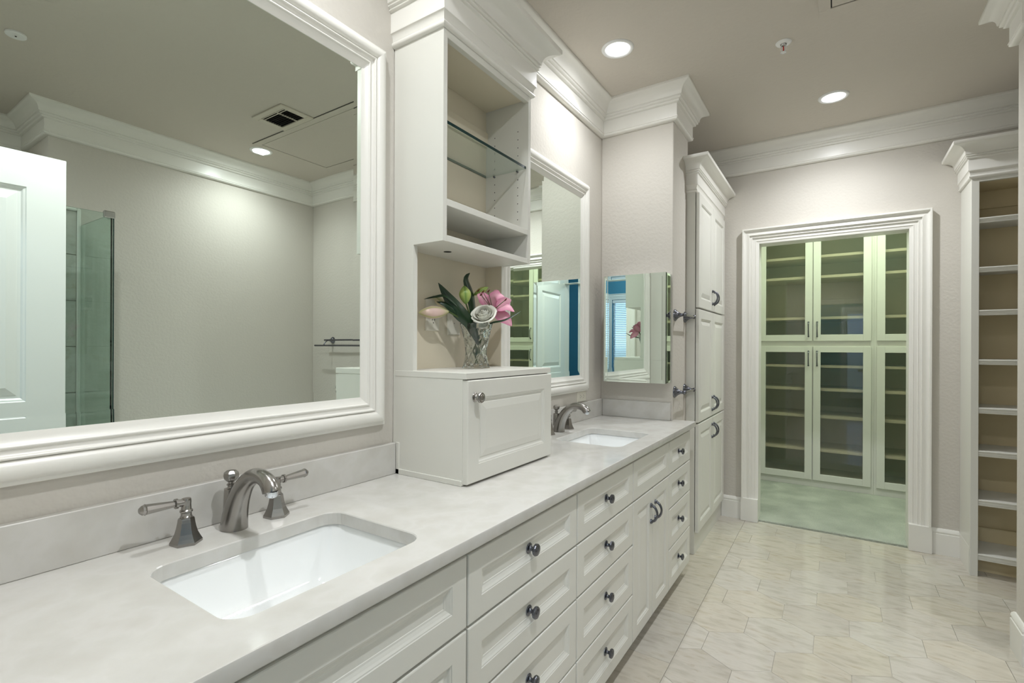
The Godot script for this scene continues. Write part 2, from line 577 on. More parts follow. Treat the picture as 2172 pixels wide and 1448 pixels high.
# ------------------------------------------------------------------ room shell
func shell():
	var floor_ := struct("floor", solid(Vector3(-0.12, -0.12, -4.085), Vector3(3.52, -0.004, 0.18)), M.grout)
	tiles(floor_)
	struct("ceiling", solid(Vector3(-0.12, CEIL, -4.19), Vector3(3.52, CEIL + 0.1, 0.18)), M.ceiling)
	struct("wall_vanity", solid(Vector3(-0.12, 0, -4.19), Vector3(0, CEIL, 0.18)), M.wall)
	struct("wall_pier", solid(Vector3(0, 0, -3.2116), Vector3(0.4457, CEIL, ZP), 0.004), M.wall)
	var s := st()
	box(s, Vector3(0, 0, -4.19), Vector3(0.7384, CEIL, ZFAR))
	box(s, Vector3(1.6465, 0, -4.19), Vector3(3.05, CEIL, ZFAR))
	box(s, Vector3(0.7384, 2.0866, -4.19), Vector3(1.6465, CEIL, ZFAR))
	struct("wall_far", s, M.wall)
	struct("wall_partition", solid(Vector3(1.885, 0, -2.955), Vector3(XOP, CEIL, -2.825), 0.004), M.wall)
	s = st()
	box(s, Vector3(XOP, 0, ZFAR), Vector3(3.05, CEIL, -0.96))
	box(s, Vector3(3.05, 0, -1.08), Vector3(3.52, CEIL, -0.96))
	struct("wall_opposite", s, M.wall)
	s = st()
	box(s, Vector3(3.40, 2.15, -0.96), Vector3(3.52, CEIL, 0.18))
	struct("wall_shower_upper", s, M.wall)
	struct("wall_shower", solid(Vector3(3.40, 0, -0.96), Vector3(3.52, 2.15, 0.18)), M.shower_tile)
	s = st()
	box(s, Vector3(0, 0, ZIN), Vector3(0.832, CEIL, 0.18))
	box(s, Vector3(1.683, 0, ZIN), Vector3(3.40, CEIL, 0.18))
	box(s, Vector3(0.832, 2.123, ZIN), Vector3(1.683, CEIL, 0.18))
	struct("wall_entry", s, M.wall)
	# crown moulding all round the bathroom
	s = st()
	var y := CEIL - 0.190
	var path := []
	for q in [[0, ZIN], [0, ZP], [0.4457, ZP], [0.4457, -3.2116], [0, -3.2116], [0, ZFAR], [XOP, ZFAR], [XOP, -2.955], [1.885, -2.955], [1.885, -2.825], [XOP, -2.825], [XOP, -0.96], [3.40, -0.96], [3.40, ZIN]]:
		path.append(Vector3(q[0], y, q[1]))
	sweep(s, path, Vector3.UP, crown_profile(), true)
	struct("trim_1", s, M.trim)
	# baseboards
	s = st()
	sweep(s, [Vector3(0.5015, 0, ZFAR), Vector3(0.640, 0, ZFAR)], Vector3.UP, base_profile())
	struct("baseboard_far", s, M.trim)
	s = st()
	sweep(s, [Vector3(1.745, 0, ZFAR), Vector3(1.8775, 0, ZFAR)], Vector3.UP, base_profile())
	struct("baseboard_far", s, M.trim)
	s = st()
	sweep(s, [Vector3(XOP, 0, -2.955), Vector3(1.885, 0, -2.955), Vector3(1.885, 0, -2.825), Vector3(2.088, 0, -2.825)], Vector3.UP, base_profile())
	struct("baseboard_partition", s, M.trim)
	s = st()
	sweep(s, [Vector3(2.38, 0, ZIN), Vector3(1.80, 0, ZIN)], Vector3.UP, base_profile())
	struct("baseboard_entry", s, M.trim)
	# cased opening to the closet
	s = st()
	sweep(s, [Vector3(1.6285, 0.17, ZFAR), Vector3(1.6285, 2.0686, ZFAR), Vector3(0.7564, 2.0686, ZFAR), Vector3(0.7564, 0.17, ZFAR)], Vector3.BACK, casing_profile(0.112, 0.044))
	var c := struct("trim_2", s, M.trim)
	for x in [0.640, 1.6285]:
		part("plinth_block", solid(Vector3(x, 0, ZFAR), Vector3(x + 0.1165, 0.17, ZFAR + 0.040), 0.002), M.trim, c)
	s = st()
	box(s, Vector3(0.7384, 0, -4.20), Vector3(0.7564, 2.0866, ZFAR + 0.004), 0.001)
	box(s, Vector3(1.6285, 0, -4.20), Vector3(1.6465, 2.0866, ZFAR + 0.004), 0.001)
	box(s, Vector3(0.7564, 2.0686, -4.20), Vector3(1.6285, 2.0866, ZFAR + 0.004), 0.001)
	part("jamb", s, M.trim, c)
	# cased opening to the bedroom
	s = st()
	sweep(s, [Vector3(0.85, 0, ZIN), Vector3(0.85, 2.105, ZIN), Vector3(1.665, 2.105, ZIN), Vector3(1.665, 0, ZIN)], Vector3.FORWARD, casing_profile(0.112, 0.03))
	c = struct("trim_3", s, M.trim)
	s = st()
	box(s, Vector3(0.832, 0, ZIN - 0.002), Vector3(0.85, 2.123, 0.182), 0.001)
	box(s, Vector3(1.665, 0, ZIN - 0.002), Vector3(1.683, 2.123, 0.182), 0.001)
	box(s, Vector3(0.85, 2.105, ZIN - 0.002), Vector3(1.665, 2.123, 0.182), 0.001)
	part("jamb", s, M.trim, c)
	# walk-in closet
	struct("floor", solid(Vector3(0.45, -0.12, -6.07), Vector3(2.58, 0.012, -4.085), 0.004), M.carpet)
	struct("ceiling", solid(Vector3(0.45, CEIL, -6.07), Vector3(2.58, CEIL + 0.1, -4.19)), M.white)
	struct("wall_closet_near", solid(Vector3(0.45, 0, -6.07), Vector3(0.57, CEIL, -4.19)), M.trim)
	struct("wall_closet_right", solid(Vector3(2.46, 0, -6.07), Vector3(2.58, CEIL, -4.19)), M.trim)
	struct("wall_closet_back", solid(Vector3(0.57, 0, -6.07), Vector3(2.46, CEIL, -5.95)), M.trim)
	# blue bedroom behind the entry
	struct("floor", solid(Vector3(-0.6, -0.12, 0.18), Vector3(3.4, 0.005, 2.62)), M.carpet)
	struct("ceiling", solid(Vector3(-0.6, CEIL, 0.18), Vector3(3.4, CEIL + 0.1, 2.62)), M.white)
	struct("wall_bedroom_near", solid(Vector3(-0.6, 0, 0.18), Vector3(-0.48, CEIL, 2.62)), M.blue)
	struct("wall_bedroom_right", solid(Vector3(3.28, 0, 0.18), Vector3(3.4, CEIL, 2.62)), M.blue)
	s = st()
	box(s, Vector3(-0.48, 0, 2.5), Vector3(1.43, CEIL, 2.62))
	box(s, Vector3(2.01, 0, 2.5), Vector3(3.28, CEIL, 2.62))
	box(s, Vector3(1.43, 0, 2.5), Vector3(2.01, 0.30, 2.62))
	box(s, Vector3(1.43, 2.12, 2.5), Vector3(2.01, CEIL, 2.62))
	struct("wall_bedroom_back", s, M.blue)
	s = st()
	box(s, Vector3(-0.48, 0, 0.18), Vector3(0.832, CEIL, 0.186))
	box(s, Vector3(1.683, 0, 0.18), Vector3(3.28, CEIL, 0.186))
	box(s, Vector3(0.832, 2.123, 0.18), Vector3(1.683, CEIL, 0.186))
	struct("wall_bedroom_front", s, M.blue)
	bedroom_window()

func tiles(parent: Node3D):
	var cache := {}
	var w := 0.267
	var side := w / sqrt(3.0)
	var field := PackedVector2Array([Vector2(0.672, -4.072), Vector2(XOP, -4.072), Vector2(XOP, 0.058), Vector2(0.672, 0.058)])
	for r in range(-8, 13):
		for k in range(-2, 10):
			var c := Vector2(0.8905 + w * (k + 0.5) + (0.0 if r % 2 == 0 else w * 0.5), -2.515 + 0.2312 * r)
			var hex := PackedVector2Array()
			for i in 6:
				var a := PI / 6 + PI / 3 * i
				hex.append(c + Vector2(cos(a), sin(a)) * side)
			if c.x > 2.3 and c.y > -2.75 and c.y < -1.2: continue      # under the bathtub
			if c.x > 2.12 and c.y < -2.83 and c.y > -2.95: continue    # under the partition
			for poly in Geometry2D.intersect_polygons(hex, field):
				tile(parent, poly)
	var z := -4.07
	while z < 0.05:
		var z1 := minf(z + 0.407, 0.058)
		tile(parent, PackedVector2Array([Vector2(0.34, z), Vector2(0.672, z), Vector2(0.672, z1), Vector2(0.34, z1)]))
		z += 0.407

func tile(parent: Node3D, poly: PackedVector2Array):
	var a := Geometry2D.offset_polygon(poly, -0.0007)
	var b := Geometry2D.offset_polygon(poly, -0.0016)
	if a.is_empty() or b.is_empty() or a[0].size() != b[0].size(): return
	var top: PackedVector2Array = b[0]
	var out: PackedVector2Array = a[0]
	var s := st()
	var n := out.size()
	if n < 3: return
	var idx := Geometry2D.triangulate_polygon(top)
	for t in range(0, idx.size(), 3):
		var q := []
		for k in 3: q.append(Vector3(top[idx[t + k]].x, 0, top[idx[t + k]].y))
		if (q[1] - q[0]).cross(q[2] - q[0]).y > 0: tri(s, q[0], q[1], q[2])
		else: tri(s, q[0], q[2], q[1])
	var ctr := Vector3.ZERO
	for p in out: ctr += Vector3(p.x, -0.01, p.y) / n
	# match the two offset loops by nearest corner
	for i in n:
		var j := (i + 1) % n
		var ti := 0
		var tj := 0
		for k in n:
			if top[k].distance_to(out[i]) < top[ti].distance_to(out[i]): ti = k
			if top[k].distance_to(out[j]) < top[tj].distance_to(out[j]): tj = k
		var o0 := Vector3(out[i].x, -0.0007, out[i].y)
		var o1 := Vector3(out[j].x, -0.0007, out[j].y)
		_oq(s, Transform3D(), ctr, o0, o1, Vector3(top[tj].x, 0, top[tj].y), Vector3(top[ti].x, 0, top[ti].y))
		_oq(s, Transform3D(), ctr, Vector3(o0.x, -0.006, o0.z), Vector3(o1.x, -0.006, o1.z), o1, o0)
	part("floor_tile", s, M.tiles[rng.randi() % M.tiles.size()], parent)

func bedroom_window():
	var s := st()
	box(s, Vector3(1.43, 0.30, 2.56), Vector3(1.455, 2.12, 2.60), 0.002)
	box(s, Vector3(1.985, 0.30, 2.56), Vector3(2.01, 2.12, 2.60), 0.002)
	box(s, Vector3(1.43, 0.30, 2.56), Vector3(2.01, 0.33, 2.60), 0.002)
	box(s, Vector3(1.43, 2.09, 2.56), Vector3(2.01, 2.12, 2.60), 0.002)
	var w := struct("window_1", s, M.white)
	part("pane", solid(Vector3(1.455, 0.33, 2.578), Vector3(1.985, 2.09, 2.583)), M.glass, w)
	s = st()
	sweep(s, [Vector3(1.43, 0.30, 2.5), Vector3(1.43, 2.12, 2.5), Vector3(2.01, 2.12, 2.5), Vector3(2.01, 0.30, 2.5)], Vector3.FORWARD, casing_profile(0.10, 0.028), true)
	part("casing", s, M.trim, w)
	var b := thing("window_blind", "white slatted blind on the daylit bedroom window seen in the mirrors", "blind", Vector3(1.72, 2.12, 2.53))
	part("headrail", solid(Vector3(1.435, 2.06, 2.505), Vector3(2.005, 2.115, 2.55), 0.003), M.white, b)
	part("bottom_rail", solid(Vector3(1.44, 0.335, 2.515), Vector3(2.0, 0.355, 2.545), 0.003), M.white, b)
	var slat := finish(solid(Vector3(-0.28, -0.001, -0.0155), Vector3(0.28, 0.001, 0.0155), 0.0007))
	var yy := 0.39
	while yy < 2.05:
		put("slat", slat, M.white, b, Transform3D(Basis(Vector3.RIGHT, 0.3), Vector3(1.72, yy, 2.53)))
		yy += 0.031

# ------------------------------------------------------------------ mirrors
func frame_profile() -> Array:
	var p := [Vector2(0.094, -0.0070), Vector2(0.094, 0.006), Vector2(0.0925, 0.0075), Vector2(0.0865, 0.0080), Vector2(0.0845, 0.0115)]
	arc(p, Vector2(0.066, 0.0115), Vector2(0.0180, 0.0120), 8, 168, 12)
	p.append_array([Vector2(0.0475, 0.0120), Vector2(0.0465, 0.0150)])
	arc(p, Vector2(0.043, 0.0155), Vector2(0.0032, 0.0030), 10, 170, 5)
	p.append_array([Vector2(0.0392, 0.0130), Vector2(0.0365, 0.0105), Vector2(0.033, 0.0092), Vector2(0.0290, 0.0092)])
	arc(p, Vector2(0.0245, 0.0100), Vector2(0.0034, 0.0034), 15, 165, 5)
	p.append_array([Vector2(0.0205, 0.0090), Vector2(0.0150, 0.0055), Vector2(0.0090, 0.0030), Vector2(0.0035, 0.0018), Vector2(0.0, 0.0008), Vector2(0.0, -0.002)])
	return p

func framed_mirror(zf: float, zn: float, label: String):
	# zf far glass edge, zn near glass edge; the glass stands just off the wall
	var y0 := 1.133
	var y1 := 2.1506
	var o := thing("framed_mirror", label, "mirror", Vector3(0, y0 - 0.094, (zf + zn) / 2))
	var s := st()
	sweep(s, [Vector3(0.0072, y0, zf), Vector3(0.0072, y1, zf), Vector3(0.0072, y1, zn), Vector3(0.0072, y0, zn)], Vector3.RIGHT, frame_profile(), true)
	part("frame", s, M.trim, o)
	s = st()
	rings(s, facing_x(0.006, y0, zn), zn - zf, y1 - y0, [[-0.005, -0.005], [-0.005, 0.0006], [0.0, 0.00057], [0.027, 0.0]])
	var g := part("bevelled_glass", s, M.mirror, o)
	g.set_meta("label", "mirror glass with a narrow bevelled edge")

func medicine_cabinet():
	var o := thing("medicine_cabinet", "mirrored medicine cabinet on the pier wall beside the far sink", "cabinet", Vector3(0.25, 1.09, ZP))
	var x0 := 0.068
	var x1 := 0.4375
	var y0 := 1.089
	var y1 := 1.717
	part("body", solid(Vector3(x0 + 0.008, y0 + 0.004, ZP), Vector3(x1 - 0.004, y1 - 0.004, -2.7935), 0.001), M.white, o)
	var s := st()
	rings(s, Transform3D(Basis(), Vector3(x0, y0, -2.776)), x1 - x0, y1 - y0, [[0.0, -0.012], [0.0, 0.0], [0.0, 0.0056], [0.0215, 0.006]])
	var s2 := st()
	rings(s2, Transform3D(Basis(), Vector3(x0, y0, -2.776)), x1 - x0, y1 - y0, [[0.0, 0.0064], [0.0215, 0.0056]])
	part("door", s2, M.mirror, o).set_meta("label", "bevelled mirror door")
	part("door_edge", solid(Vector3(x0, y0, -2.789), Vector3(x1, y1, -2.7712), 0.0), M.mirror_edge, o)
	# mirrored side panel towards the room
	s = st()
	rings(s, facing_x(x1 - 0.004, y0 + 0.002, -2.7935), 0.089, y1 - y0 - 0.004, [[0.0, 0.0], [0.0, 0.004], [0.012, 0.0046]])
	part("side_mirror", s, M.mirror, o)

# ------------------------------------------------------------------ vanity
func recessed_rings() -> Array:
	return [[0.0, 0.0], [0.0, 0.0165], [0.0012, 0.019], [0.0035, 0.020], [0.050, 0.020], [0.0515, 0.0185], [0.054, 0.0180], [0.058, 0.0150], [0.064, 0.0118], [0.068, 0.0110], [0.069, 0.0100]]

func raised_rings(frame := 0.052, t := 0.02) -> Array:
	return [[0.0, 0.0], [0.0, t - 0.0035], [0.0012, t - 0.001], [0.0035, t], [frame, t], [frame + 0.0015, t - 0.002], [frame + 0.005, t - 0.003], [frame + 0.009, t - 0.0075], [frame + 0.013, t - 0.0085], [frame + 0.017, t - 0.0085], [frame + 0.0185, t - 0.0065], [frame + 0.038, t - 0.0015], [frame + 0.040, t - 0.001]]

func knob_mesh(k := 1.0) -> ArrayMesh:
	var s := st()
	lathe(s, [Vector2(0.0142, 0), Vector2(0.0148, 0.0012), Vector2(0.0138, 0.0030), Vector2(0.0112, 0.0040), Vector2(0.0080, 0.0052), Vector2(0.0062, 0.0085), Vector2(0.0056, 0.0125), Vector2(0.0064, 0.0155), Vector2(0.0102, 0.0178)].map(func(v): return v * k), 28)
	lathe(s, [Vector2(0.0102, 0.0178), Vector2(0.0150, 0.0190), Vector2(0.0166, 0.0206), Vector2(0.0166, 0.0258), Vector2(0.0150, 0.0278)].map(func(v): return v * k), 12, Transform3D(), 0)
	lathe(s, [Vector2(0.0150, 0.0278), Vector2(0.0128, 0.0286), Vector2(0.0118, 0.0282), Vector2(0.0105, 0.0296), Vector2(0.006, 0.0312), Vector2(0, 0.0316)].map(func(v): return v * k), 28)
	return finish(s)

func pull_mesh(half: float, reach := 0.030, r := 0.0048, ros := 0.0105) -> ArrayMesh:
	# vertical bow pull in a frame whose Y is out of the door and -Z is up
	var s := st()
	var pts := []
	var rad := []
	for i in 15:
		var t := i / 14.0
		var yy := sin(PI * clampf(t, 0.0, 1.0))
		pts.append(Vector3(0, 0.006 + (reach - 0.006) * pow(yy, 0.55), half * (1.0 - 2.0 * t)))
		rad.append(r * (1.0 + 0.25 * absf(1.0 - 2.0 * t)))
	tube(s, pts, rad, 12)
	for sg in [-1.0, 1.0]:
		lathe(s, [Vector2(ros, 0), Vector2(ros * 1.03, 0.002), Vector2(ros * 0.93, 0.006), Vector2(ros * 0.6, 0.010), Vector2(ros * 0.3, 0.012), Vector2(0, 0.0125)], 20, Transform3D(Basis(), Vector3(0, 0, sg * half)))
	return finish(s)

func vanity():
	var zcols := [0.055, -0.321, -0.869, -1.431, -1.954, -2.475, -2.898]
	var kinds := ["drawers", "sink", "drawers", "drawers", "sink", "drawers"]
	var labels := [
		"cream four-drawer vanity unit at the near end by the entry wall",
		"cream vanity unit with doors under the near sink",
		"wide cream four-drawer vanity unit beside the near sink, below the shelf tower",
		"cream four-drawer vanity unit between the tower and the far sink's doors",
		"cream vanity unit with paired bow pulls under the far sink",
		"narrow cream four-drawer vanity unit at the far end by the tall cabinet"]
	var rows := [[0.0775, 0.2765], [0.2825, 0.4790], [0.4855, 0.6520], [0.6585, 0.8205]]
	var xb := 0.523
	var knob := knob_mesh()
	var pull := pull_mesh(0.036)
	for i in 6:
		var zn: float = zcols[i]
		var zf: float = zcols[i + 1]
		var o := thing("vanity_cabinet", labels[i], "cabinet", Vector3(0.27, 0, (zn + zf) / 2))
		var s := st()
		var zb := maxf(zf, ZP + 0.001)
		if kinds[i] == "sink":
			for w in [[0.002, 0.080, 0.018, 0.838, 0.0, 0.0], [0.507, 0.080, xb, 0.838, 0.0, 0.0], [0.018, 0.080, 0.507, 0.098, 0.0, 0.0]]:
				box(s, Vector3(w[0], w[1], zb + 0.0006), Vector3(w[2], w[3], zn - 0.0006), 0.001)
			for z in [zb + 0.0006, zn - 0.0186]: box(s, Vector3(0.018, 0.098, z), Vector3(0.507, 0.838, z + 0.018))
		else: box(s, Vector3(0.002, 0.080, zb + 0.0006), Vector3(xb, 0.838, zn - 0.0006), 0.001)
		if i == 5: box(s, Vector3(0.4475, 0.080, -2.93), Vector3(xb, 0.838, zb + 0.0006), 0.001)
		part("body", s, M.cream, o)
		part("toe_kick", solid(Vector3(0.36, 0, zb + 0.0006), Vector3(0.38, 0.080, zn - 0.0006)), M.kick, o)
		var W := zn - zf - 0.005
		if kinds[i] == "drawers":
			for r in rows:
				s = st()
				rings(s, facing_x(xb, r[0], zn - 0.0025), W, r[1] - r[0], recessed_rings())
				var d := part("drawer", s, M.cream, o)
				put("knob", knob, M.gunmetal, d, lathe_x(xb + 0.0098, (r[0] + r[1]) / 2, (zn + zf) / 2))
		else:
			s = st()
			rings(s, facing_x(xb, rows[3][0], zn - 0.0025), W, rows[3][1] - rows[3][0], recessed_rings())
			part("false_front", s, M.cream, o)
			var wd := (W - 0.004) / 2
			for k in 2:
				var z0 := zn - 0.0025 - k * (wd + 0.004)
				s = st()
				rings(s, facing_x(xb, 0.0775, z0), wd, 0.652 - 0.0775, raised_rings(0.050))
				var d := part("door", s, M.cream, o)
				var zh: float = z0 - wd + 0.030 if k == 0 else z0 - 0.030
				put("pull", pull, M.gunmetal, d, Transform3D(Basis(Vector3(0, 0, -1), Vector3.RIGHT, Vector3(0, -1, 0)), Vector3(xb + 0.020, 0.548, zh)))

func hole(zc: float, e: float) -> Array:
	# outline of a sink cut-out in the counter as Vector2(x, z)
	var out := []
	for v in rrect(0.3175, zc, 0.1575 + e, 0.2075 + e, 0.042 + e, 0.0): out.append(Vector2(v.x, v.z))
	return out

const SINKS := [-0.592, -2.180]

func countertop():
	var o := thing("countertop", "long pale greige stone countertop running over all the vanity units", "countertop", Vector3(0.28, 0.84, -1.43))
	var s := st()
	var xe := 0.563
	# strips of the top split through the sink centres, so that every piece is a plain polygon
	for level in [[0.87, 0.0022, 1.0], [0.84, 0.0, -1.0]]:
		var cuts := [0.058, SINKS[0], SINKS[1], -2.93]
		for i in 3:
			var zn: float = cuts[i]
			var zf: float = cuts[i + 1]
			var poly := PackedVector2Array()
			# near edge from the wall outwards
			poly.append(Vector2(0.0, zn))
			if i > 0:
				var h := []
				for v in hole(SINKS[i - 1], level[1]):
					if v.y < zn - 0.0001: h.append(v)
				h.sort_custom(func(p, q): return atan2(zn - p.y, p.x - 0.3175) > atan2(zn - q.y, q.x - 0.3175))
				poly.append(Vector2(0.160 - level[1], zn))
				for v in h: poly.append(v)
				poly.append(Vector2(0.475 + level[1], zn))
			poly.append(Vector2(xe, zn))
			poly.append(Vector2(xe, zf))
			if i < 2:
				var h := []
				for v in hole(SINKS[i], level[1]):
					if v.y > zf + 0.0001: h.append(v)
				h.sort_custom(func(p, q): return atan2(p.y - zf, p.x - 0.3175) < atan2(q.y - zf, q.x - 0.3175))
				poly.append(Vector2(0.475 + level[1], zf))
				for v in h: poly.append(v)
				poly.append(Vector2(0.160 - level[1], zf))
				poly.append(Vector2(0.0, zf))
			else:
				poly.append(Vector2(0.4457, zf)); poly.append(Vector2(0.4457, ZP)); poly.append(Vector2(0.0, ZP))
			var idx := Geometry2D.triangulate_polygon(poly)
			if idx.is_empty(): print("counter polygon failed ", i)
			for t in range(0, idx.size(), 3):
				var q := []
				for k in 3: q.append(Vector3(poly[idx[t + k]].x, level[0], poly[idx[t + k]].y))
				if (q[1] - q[0]).cross(q[2] - q[0]).y * level[2] > 0: tri(s, q[0], q[1], q[2])
				else: tri(s, q[0], q[2], q[1])
	# eased front edge and the far end
	var nose := [Vector2(0.0, 0.84), Vector2(0.002, 0.8405), Vector2(0.003, 0.843), Vector2(0.003, 0.867), Vector2(0.0022, 0.8692), Vector2(0.0, 0.87)]
	sweep(s, [Vector3(xe, 0, 0.058), Vector3(xe, 0, -2.93)], Vector3.UP, nose)
	quad(s, Vector3(0.4457, 0.84, -2.93), Vector3(0.4457, 0.87, -2.93), Vector3(xe, 0.87, -2.93), Vector3(xe, 0.84, -2.93))
	quad(s, Vector3(0.4457, 0.84, ZP), Vector3(0.4457, 0.87, ZP), Vector3(0.4457, 0.87, -2.93), Vector3(0.4457, 0.84, -2.93))
	for zc in SINKS:
		var a := hole(zc, 0.0022)
		var b := hole(zc, 0.0)
		for k in a.size():
			var k2 := (k + 1) % a.size()
			var A := Vector3(a[k].x, 0.87, a[k].y)
			var B := Vector3(a[k2].x, 0.87, a[k2].y)
			var C := Vector3(b[k2].x, 0.868, b[k2].y)
			var D := Vector3(b[k].x, 0.868, b[k].y)
			quad(s, A, B, C, D)
			quad(s, D, C, C - Vector3.UP * 0.028, D - Vector3.UP * 0.028)
	part("slab", s, M.counter, o)
	for q in [["stone backsplash strip behind the near sink, under the larger mirror", -1.1465, 0.058], ["stone backsplash strip behind the far sink", ZP, -1.6715]]:
		var b := solid(Vector3(0, 0.87, q[1]), Vector3(0.0176, 0.972, q[2]), 0.0018)
		var m := MeshInstance3D.new()
		m.mesh = finish(b); m.material_override = M.counter; m.name = numbered("backsplash")
		add_child(m); tag(m, q[0], "backsplash")
	var b2 := MeshInstance3D.new()
	b2.mesh = finish(solid(Vector3(0.0182, 0.87, ZP), Vector3(0.436, 0.972, ZP + 0.0176), 0.0018))
	b2.material_override = M.counter; b2.name = numbered("backsplash")
	add_child(b2); tag(b2, "short stone side splash on the pier under the medicine cabinet", "backsplash")

func sinks():
	var names := ["white undermount sink nearest the camera, under the larger mirror", "white undermount sink at the far end beside the pier"]
	for i in 2:
		var zc: float = SINKS[i]
		var o := thing("sink", names[i], "sink", Vector3(0.3175, 0.70, zc))
		var s := st()
		var L := []
		for q in [[0.0075, 0.048, 0.8395], [0.0062, 0.048, 0.8388], [0.0035, 0.047, 0.835], [0.0, 0.046, 0.82], [-0.010, 0.05, 0.785], [-0.022, 0.055, 0.75], [-0.033, 0.06, 0.728], [-0.048, 0.07, 0.712], [-0.070, 0.07, 0.704], [-0.11, 0.04, 0.700]]:
			var loop := rrect(0.3175, zc, 0.1575 + q[0], 0.2075 + q[0], q[1], q[2], 7)
			L.append(loop)
		s.set_smooth_group(1)
		for k in L.size() - 1:
			for j in L[k].size():
				var j2: int = (j + 1) % L[k].size()
				quad(s, L[k][j], L[k][j2], L[k + 1][j2], L[k + 1][j])
		var c := Vector3(0.3175, 0.6985, zc)
		for j in L[-1].size(): tri(s, L[-1][j], L[-1][(j + 1) % L[-1].size()], c)
		part("basin", s, M.porcelain, o)
		s = st()
		lathe(s, [Vector2(0.024, 0.0), Vector2(0.024, 0.003), Vector2(0.020, 0.004), Vector2(0.017, 0.002)], 24, Transform3D(Basis(), Vector3(0.3175, 0.699, zc)))
		lathe(s, [Vector2(0.0165, 0.002), Vector2(0.0165, 0.006), Vector2(0.012, 0.008), Vector2(0, 0.0085)], 24, Transform3D(Basis(), Vector3(0.3175, 0.699, zc)))
		part("drain", s, M.nickel, o)

func faucet() -> Node3D:
	var z := SINKS[0]
	var o := thing("faucet", "brushed nickel widespread faucet with two lever handles at the near sink", "faucet", Vector3(0.083, 0.87, z))
	var s := st()
	var pts := []
	var rad := []
	var ctl := [[0.078, 0.871, 0.0302], [0.079, 0.884, 0.0294], [0.083, 0.903, 0.0280], [0.091, 0.927, 0.0256], [0.104, 0.952, 0.0230], [0.121, 0.975, 0.0206], [0.143, 0.993, 0.0184], [0.166, 1.003, 0.0170], [0.189, 1.005, 0.0168], [0.209, 1.000, 0.0178], [0.222, 0.991, 0.0192], [0.2285, 0.982, 0.0198], [0.230, 0.979, 0.0198]]
	var cv := Curve3D.new()
	for i in ctl.size():
		var p := Vector3(ctl[i][0], ctl[i][1], z)
		var tg := Vector3.ZERO
		if i > 0 and i < ctl.size() - 1: tg = (Vector3(ctl[i + 1][0], ctl[i + 1][1], z) - Vector3(ctl[i - 1][0], ctl[i - 1][1], z)) / 6.0
		cv.add_point(p, -tg, tg)
	for i in ctl.size() - 1:
		for k in 3:
			pts.append(cv.sample(i, k / 3.0))
			rad.append(lerpf(ctl[i][2], ctl[i + 1][2], k / 3.0))
	pts.append(Vector3(0.230, 0.979, z)); rad.append(0.0198)
	tube(s, pts, rad, 24, true, true, 0.92)
	var spout := part("spout", s, M.nickel, o)
	s = st()
	lathe(s, [Vector2(0.0, -0.012), Vector2(0.0105, -0.012), Vector2(0.0125, -0.010), Vector2(0.0125, 0.002)], 20, Transform3D(Basis(Vector3.BACK, -0.2), Vector3(0.2305, 0.9805, z)))
	part("aerator", s, M.chrome, spout)
	s = st()
	lathe(s, [Vector2(0.0175, 0.90), Vector2(0.0165, 0.935), Vector2(0.0155, 0.958), Vector2(0.0150, 0.960), Vector2(0.0, 0.961)], 8, Transform3D(Basis(), Vector3(0.064, 0, z)), 0)
	lathe(s, [Vector2(0.011, 0.960), Vector2(0.0078, 0.9625), Vector2(0.0072, 0.966), Vector2(0.0095, 0.968), Vector2(0.0095, 0.970), Vector2(0.0068, 0.972), Vector2(0.0070, 0.976), Vector2(0.0105, 0.978)], 20, Transform3D(Basis(), Vector3(0.064, 0, z)), 2)
	lathe(s, [Vector2(0.0105, 0.978), Vector2(0.0160, 0.984), Vector2(0.0172, 0.990), Vector2(0.0160, 0.996), Vector2(0.010, 1.001), Vector2(0, 1.002)], 8, Transform3D(Basis(), Vector3(0.064, 0, z)), 0)
	part("lift_knob", s, M.nickel, spout)
	for sg in [1.0, -1.0]:
		var hz: float = z + sg * 0.101
		var xf := Transform3D(Basis(Vector3.UP, 0.12), Vector3(0.080, 0.87, hz))
		s = st()
		lathe(s, [Vector2(0.0300, 0.0), Vector2(0.0300, 0.005), Vector2(0.0290, 0.0065), Vector2(0.0255, 0.013), Vector2(0.0212, 0.022), Vector2(0.0180, 0.034), Vector2(0.0160, 0.045), Vector2(0.0152, 0.0515), Vector2(0.0137, 0.0545), Vector2(0.0, 0.0546)], 6, xf, 0)
		lathe(s, [Vector2(0.0112, 0.054), Vector2(0.0118, 0.057), Vector2(0.0102, 0.059), Vector2(0.0102, 0.065), Vector2(0.0122, 0.067), Vector2(0.0122, 0.070), Vector2(0.0098, 0.072), Vector2(0.0090, 0.084)], 20, xf, 2)
		var h := part("handle", s, M.nickel, o)
		s = st()
		var q := Vector3(0.080, 0.957, hz)
		lathe(s, [Vector2(0.0092, 0.950), Vector2(0.0095, 0.961), Vector2(0.0085, 0.9648), Vector2(0.0, 0.9652)], 20, Transform3D(Basis(), Vector3(0.080, 0, hz)), 2)
		tube(s, [q, q + Vector3(0, 0.001, sg * 0.019)], [0.0078, 0.0078], 16)
		tube(s, [q + Vector3(0, 0.001, sg * 0.017), q + Vector3(0, 0.001, sg * 0.0215)], [0.0105, 0.0105], 16)
		tube(s, [q + Vector3(0, 0.001, sg * 0.021), q + Vector3(0, 0.0035, sg * 0.074), q + Vector3(0, 0.0035, sg * 0.0755), q + Vector3(0, 0.0035, sg * 0.0765), q + Vector3(0, 0.0035, sg * 0.080), q + Vector3(0, 0.0036, sg * 0.085)], [0.0068, 0.0108, 0.0118, 0.0104, 0.0100, 0.0055], 8, false)
		part("lever", s, M.nickel, h)
	return o

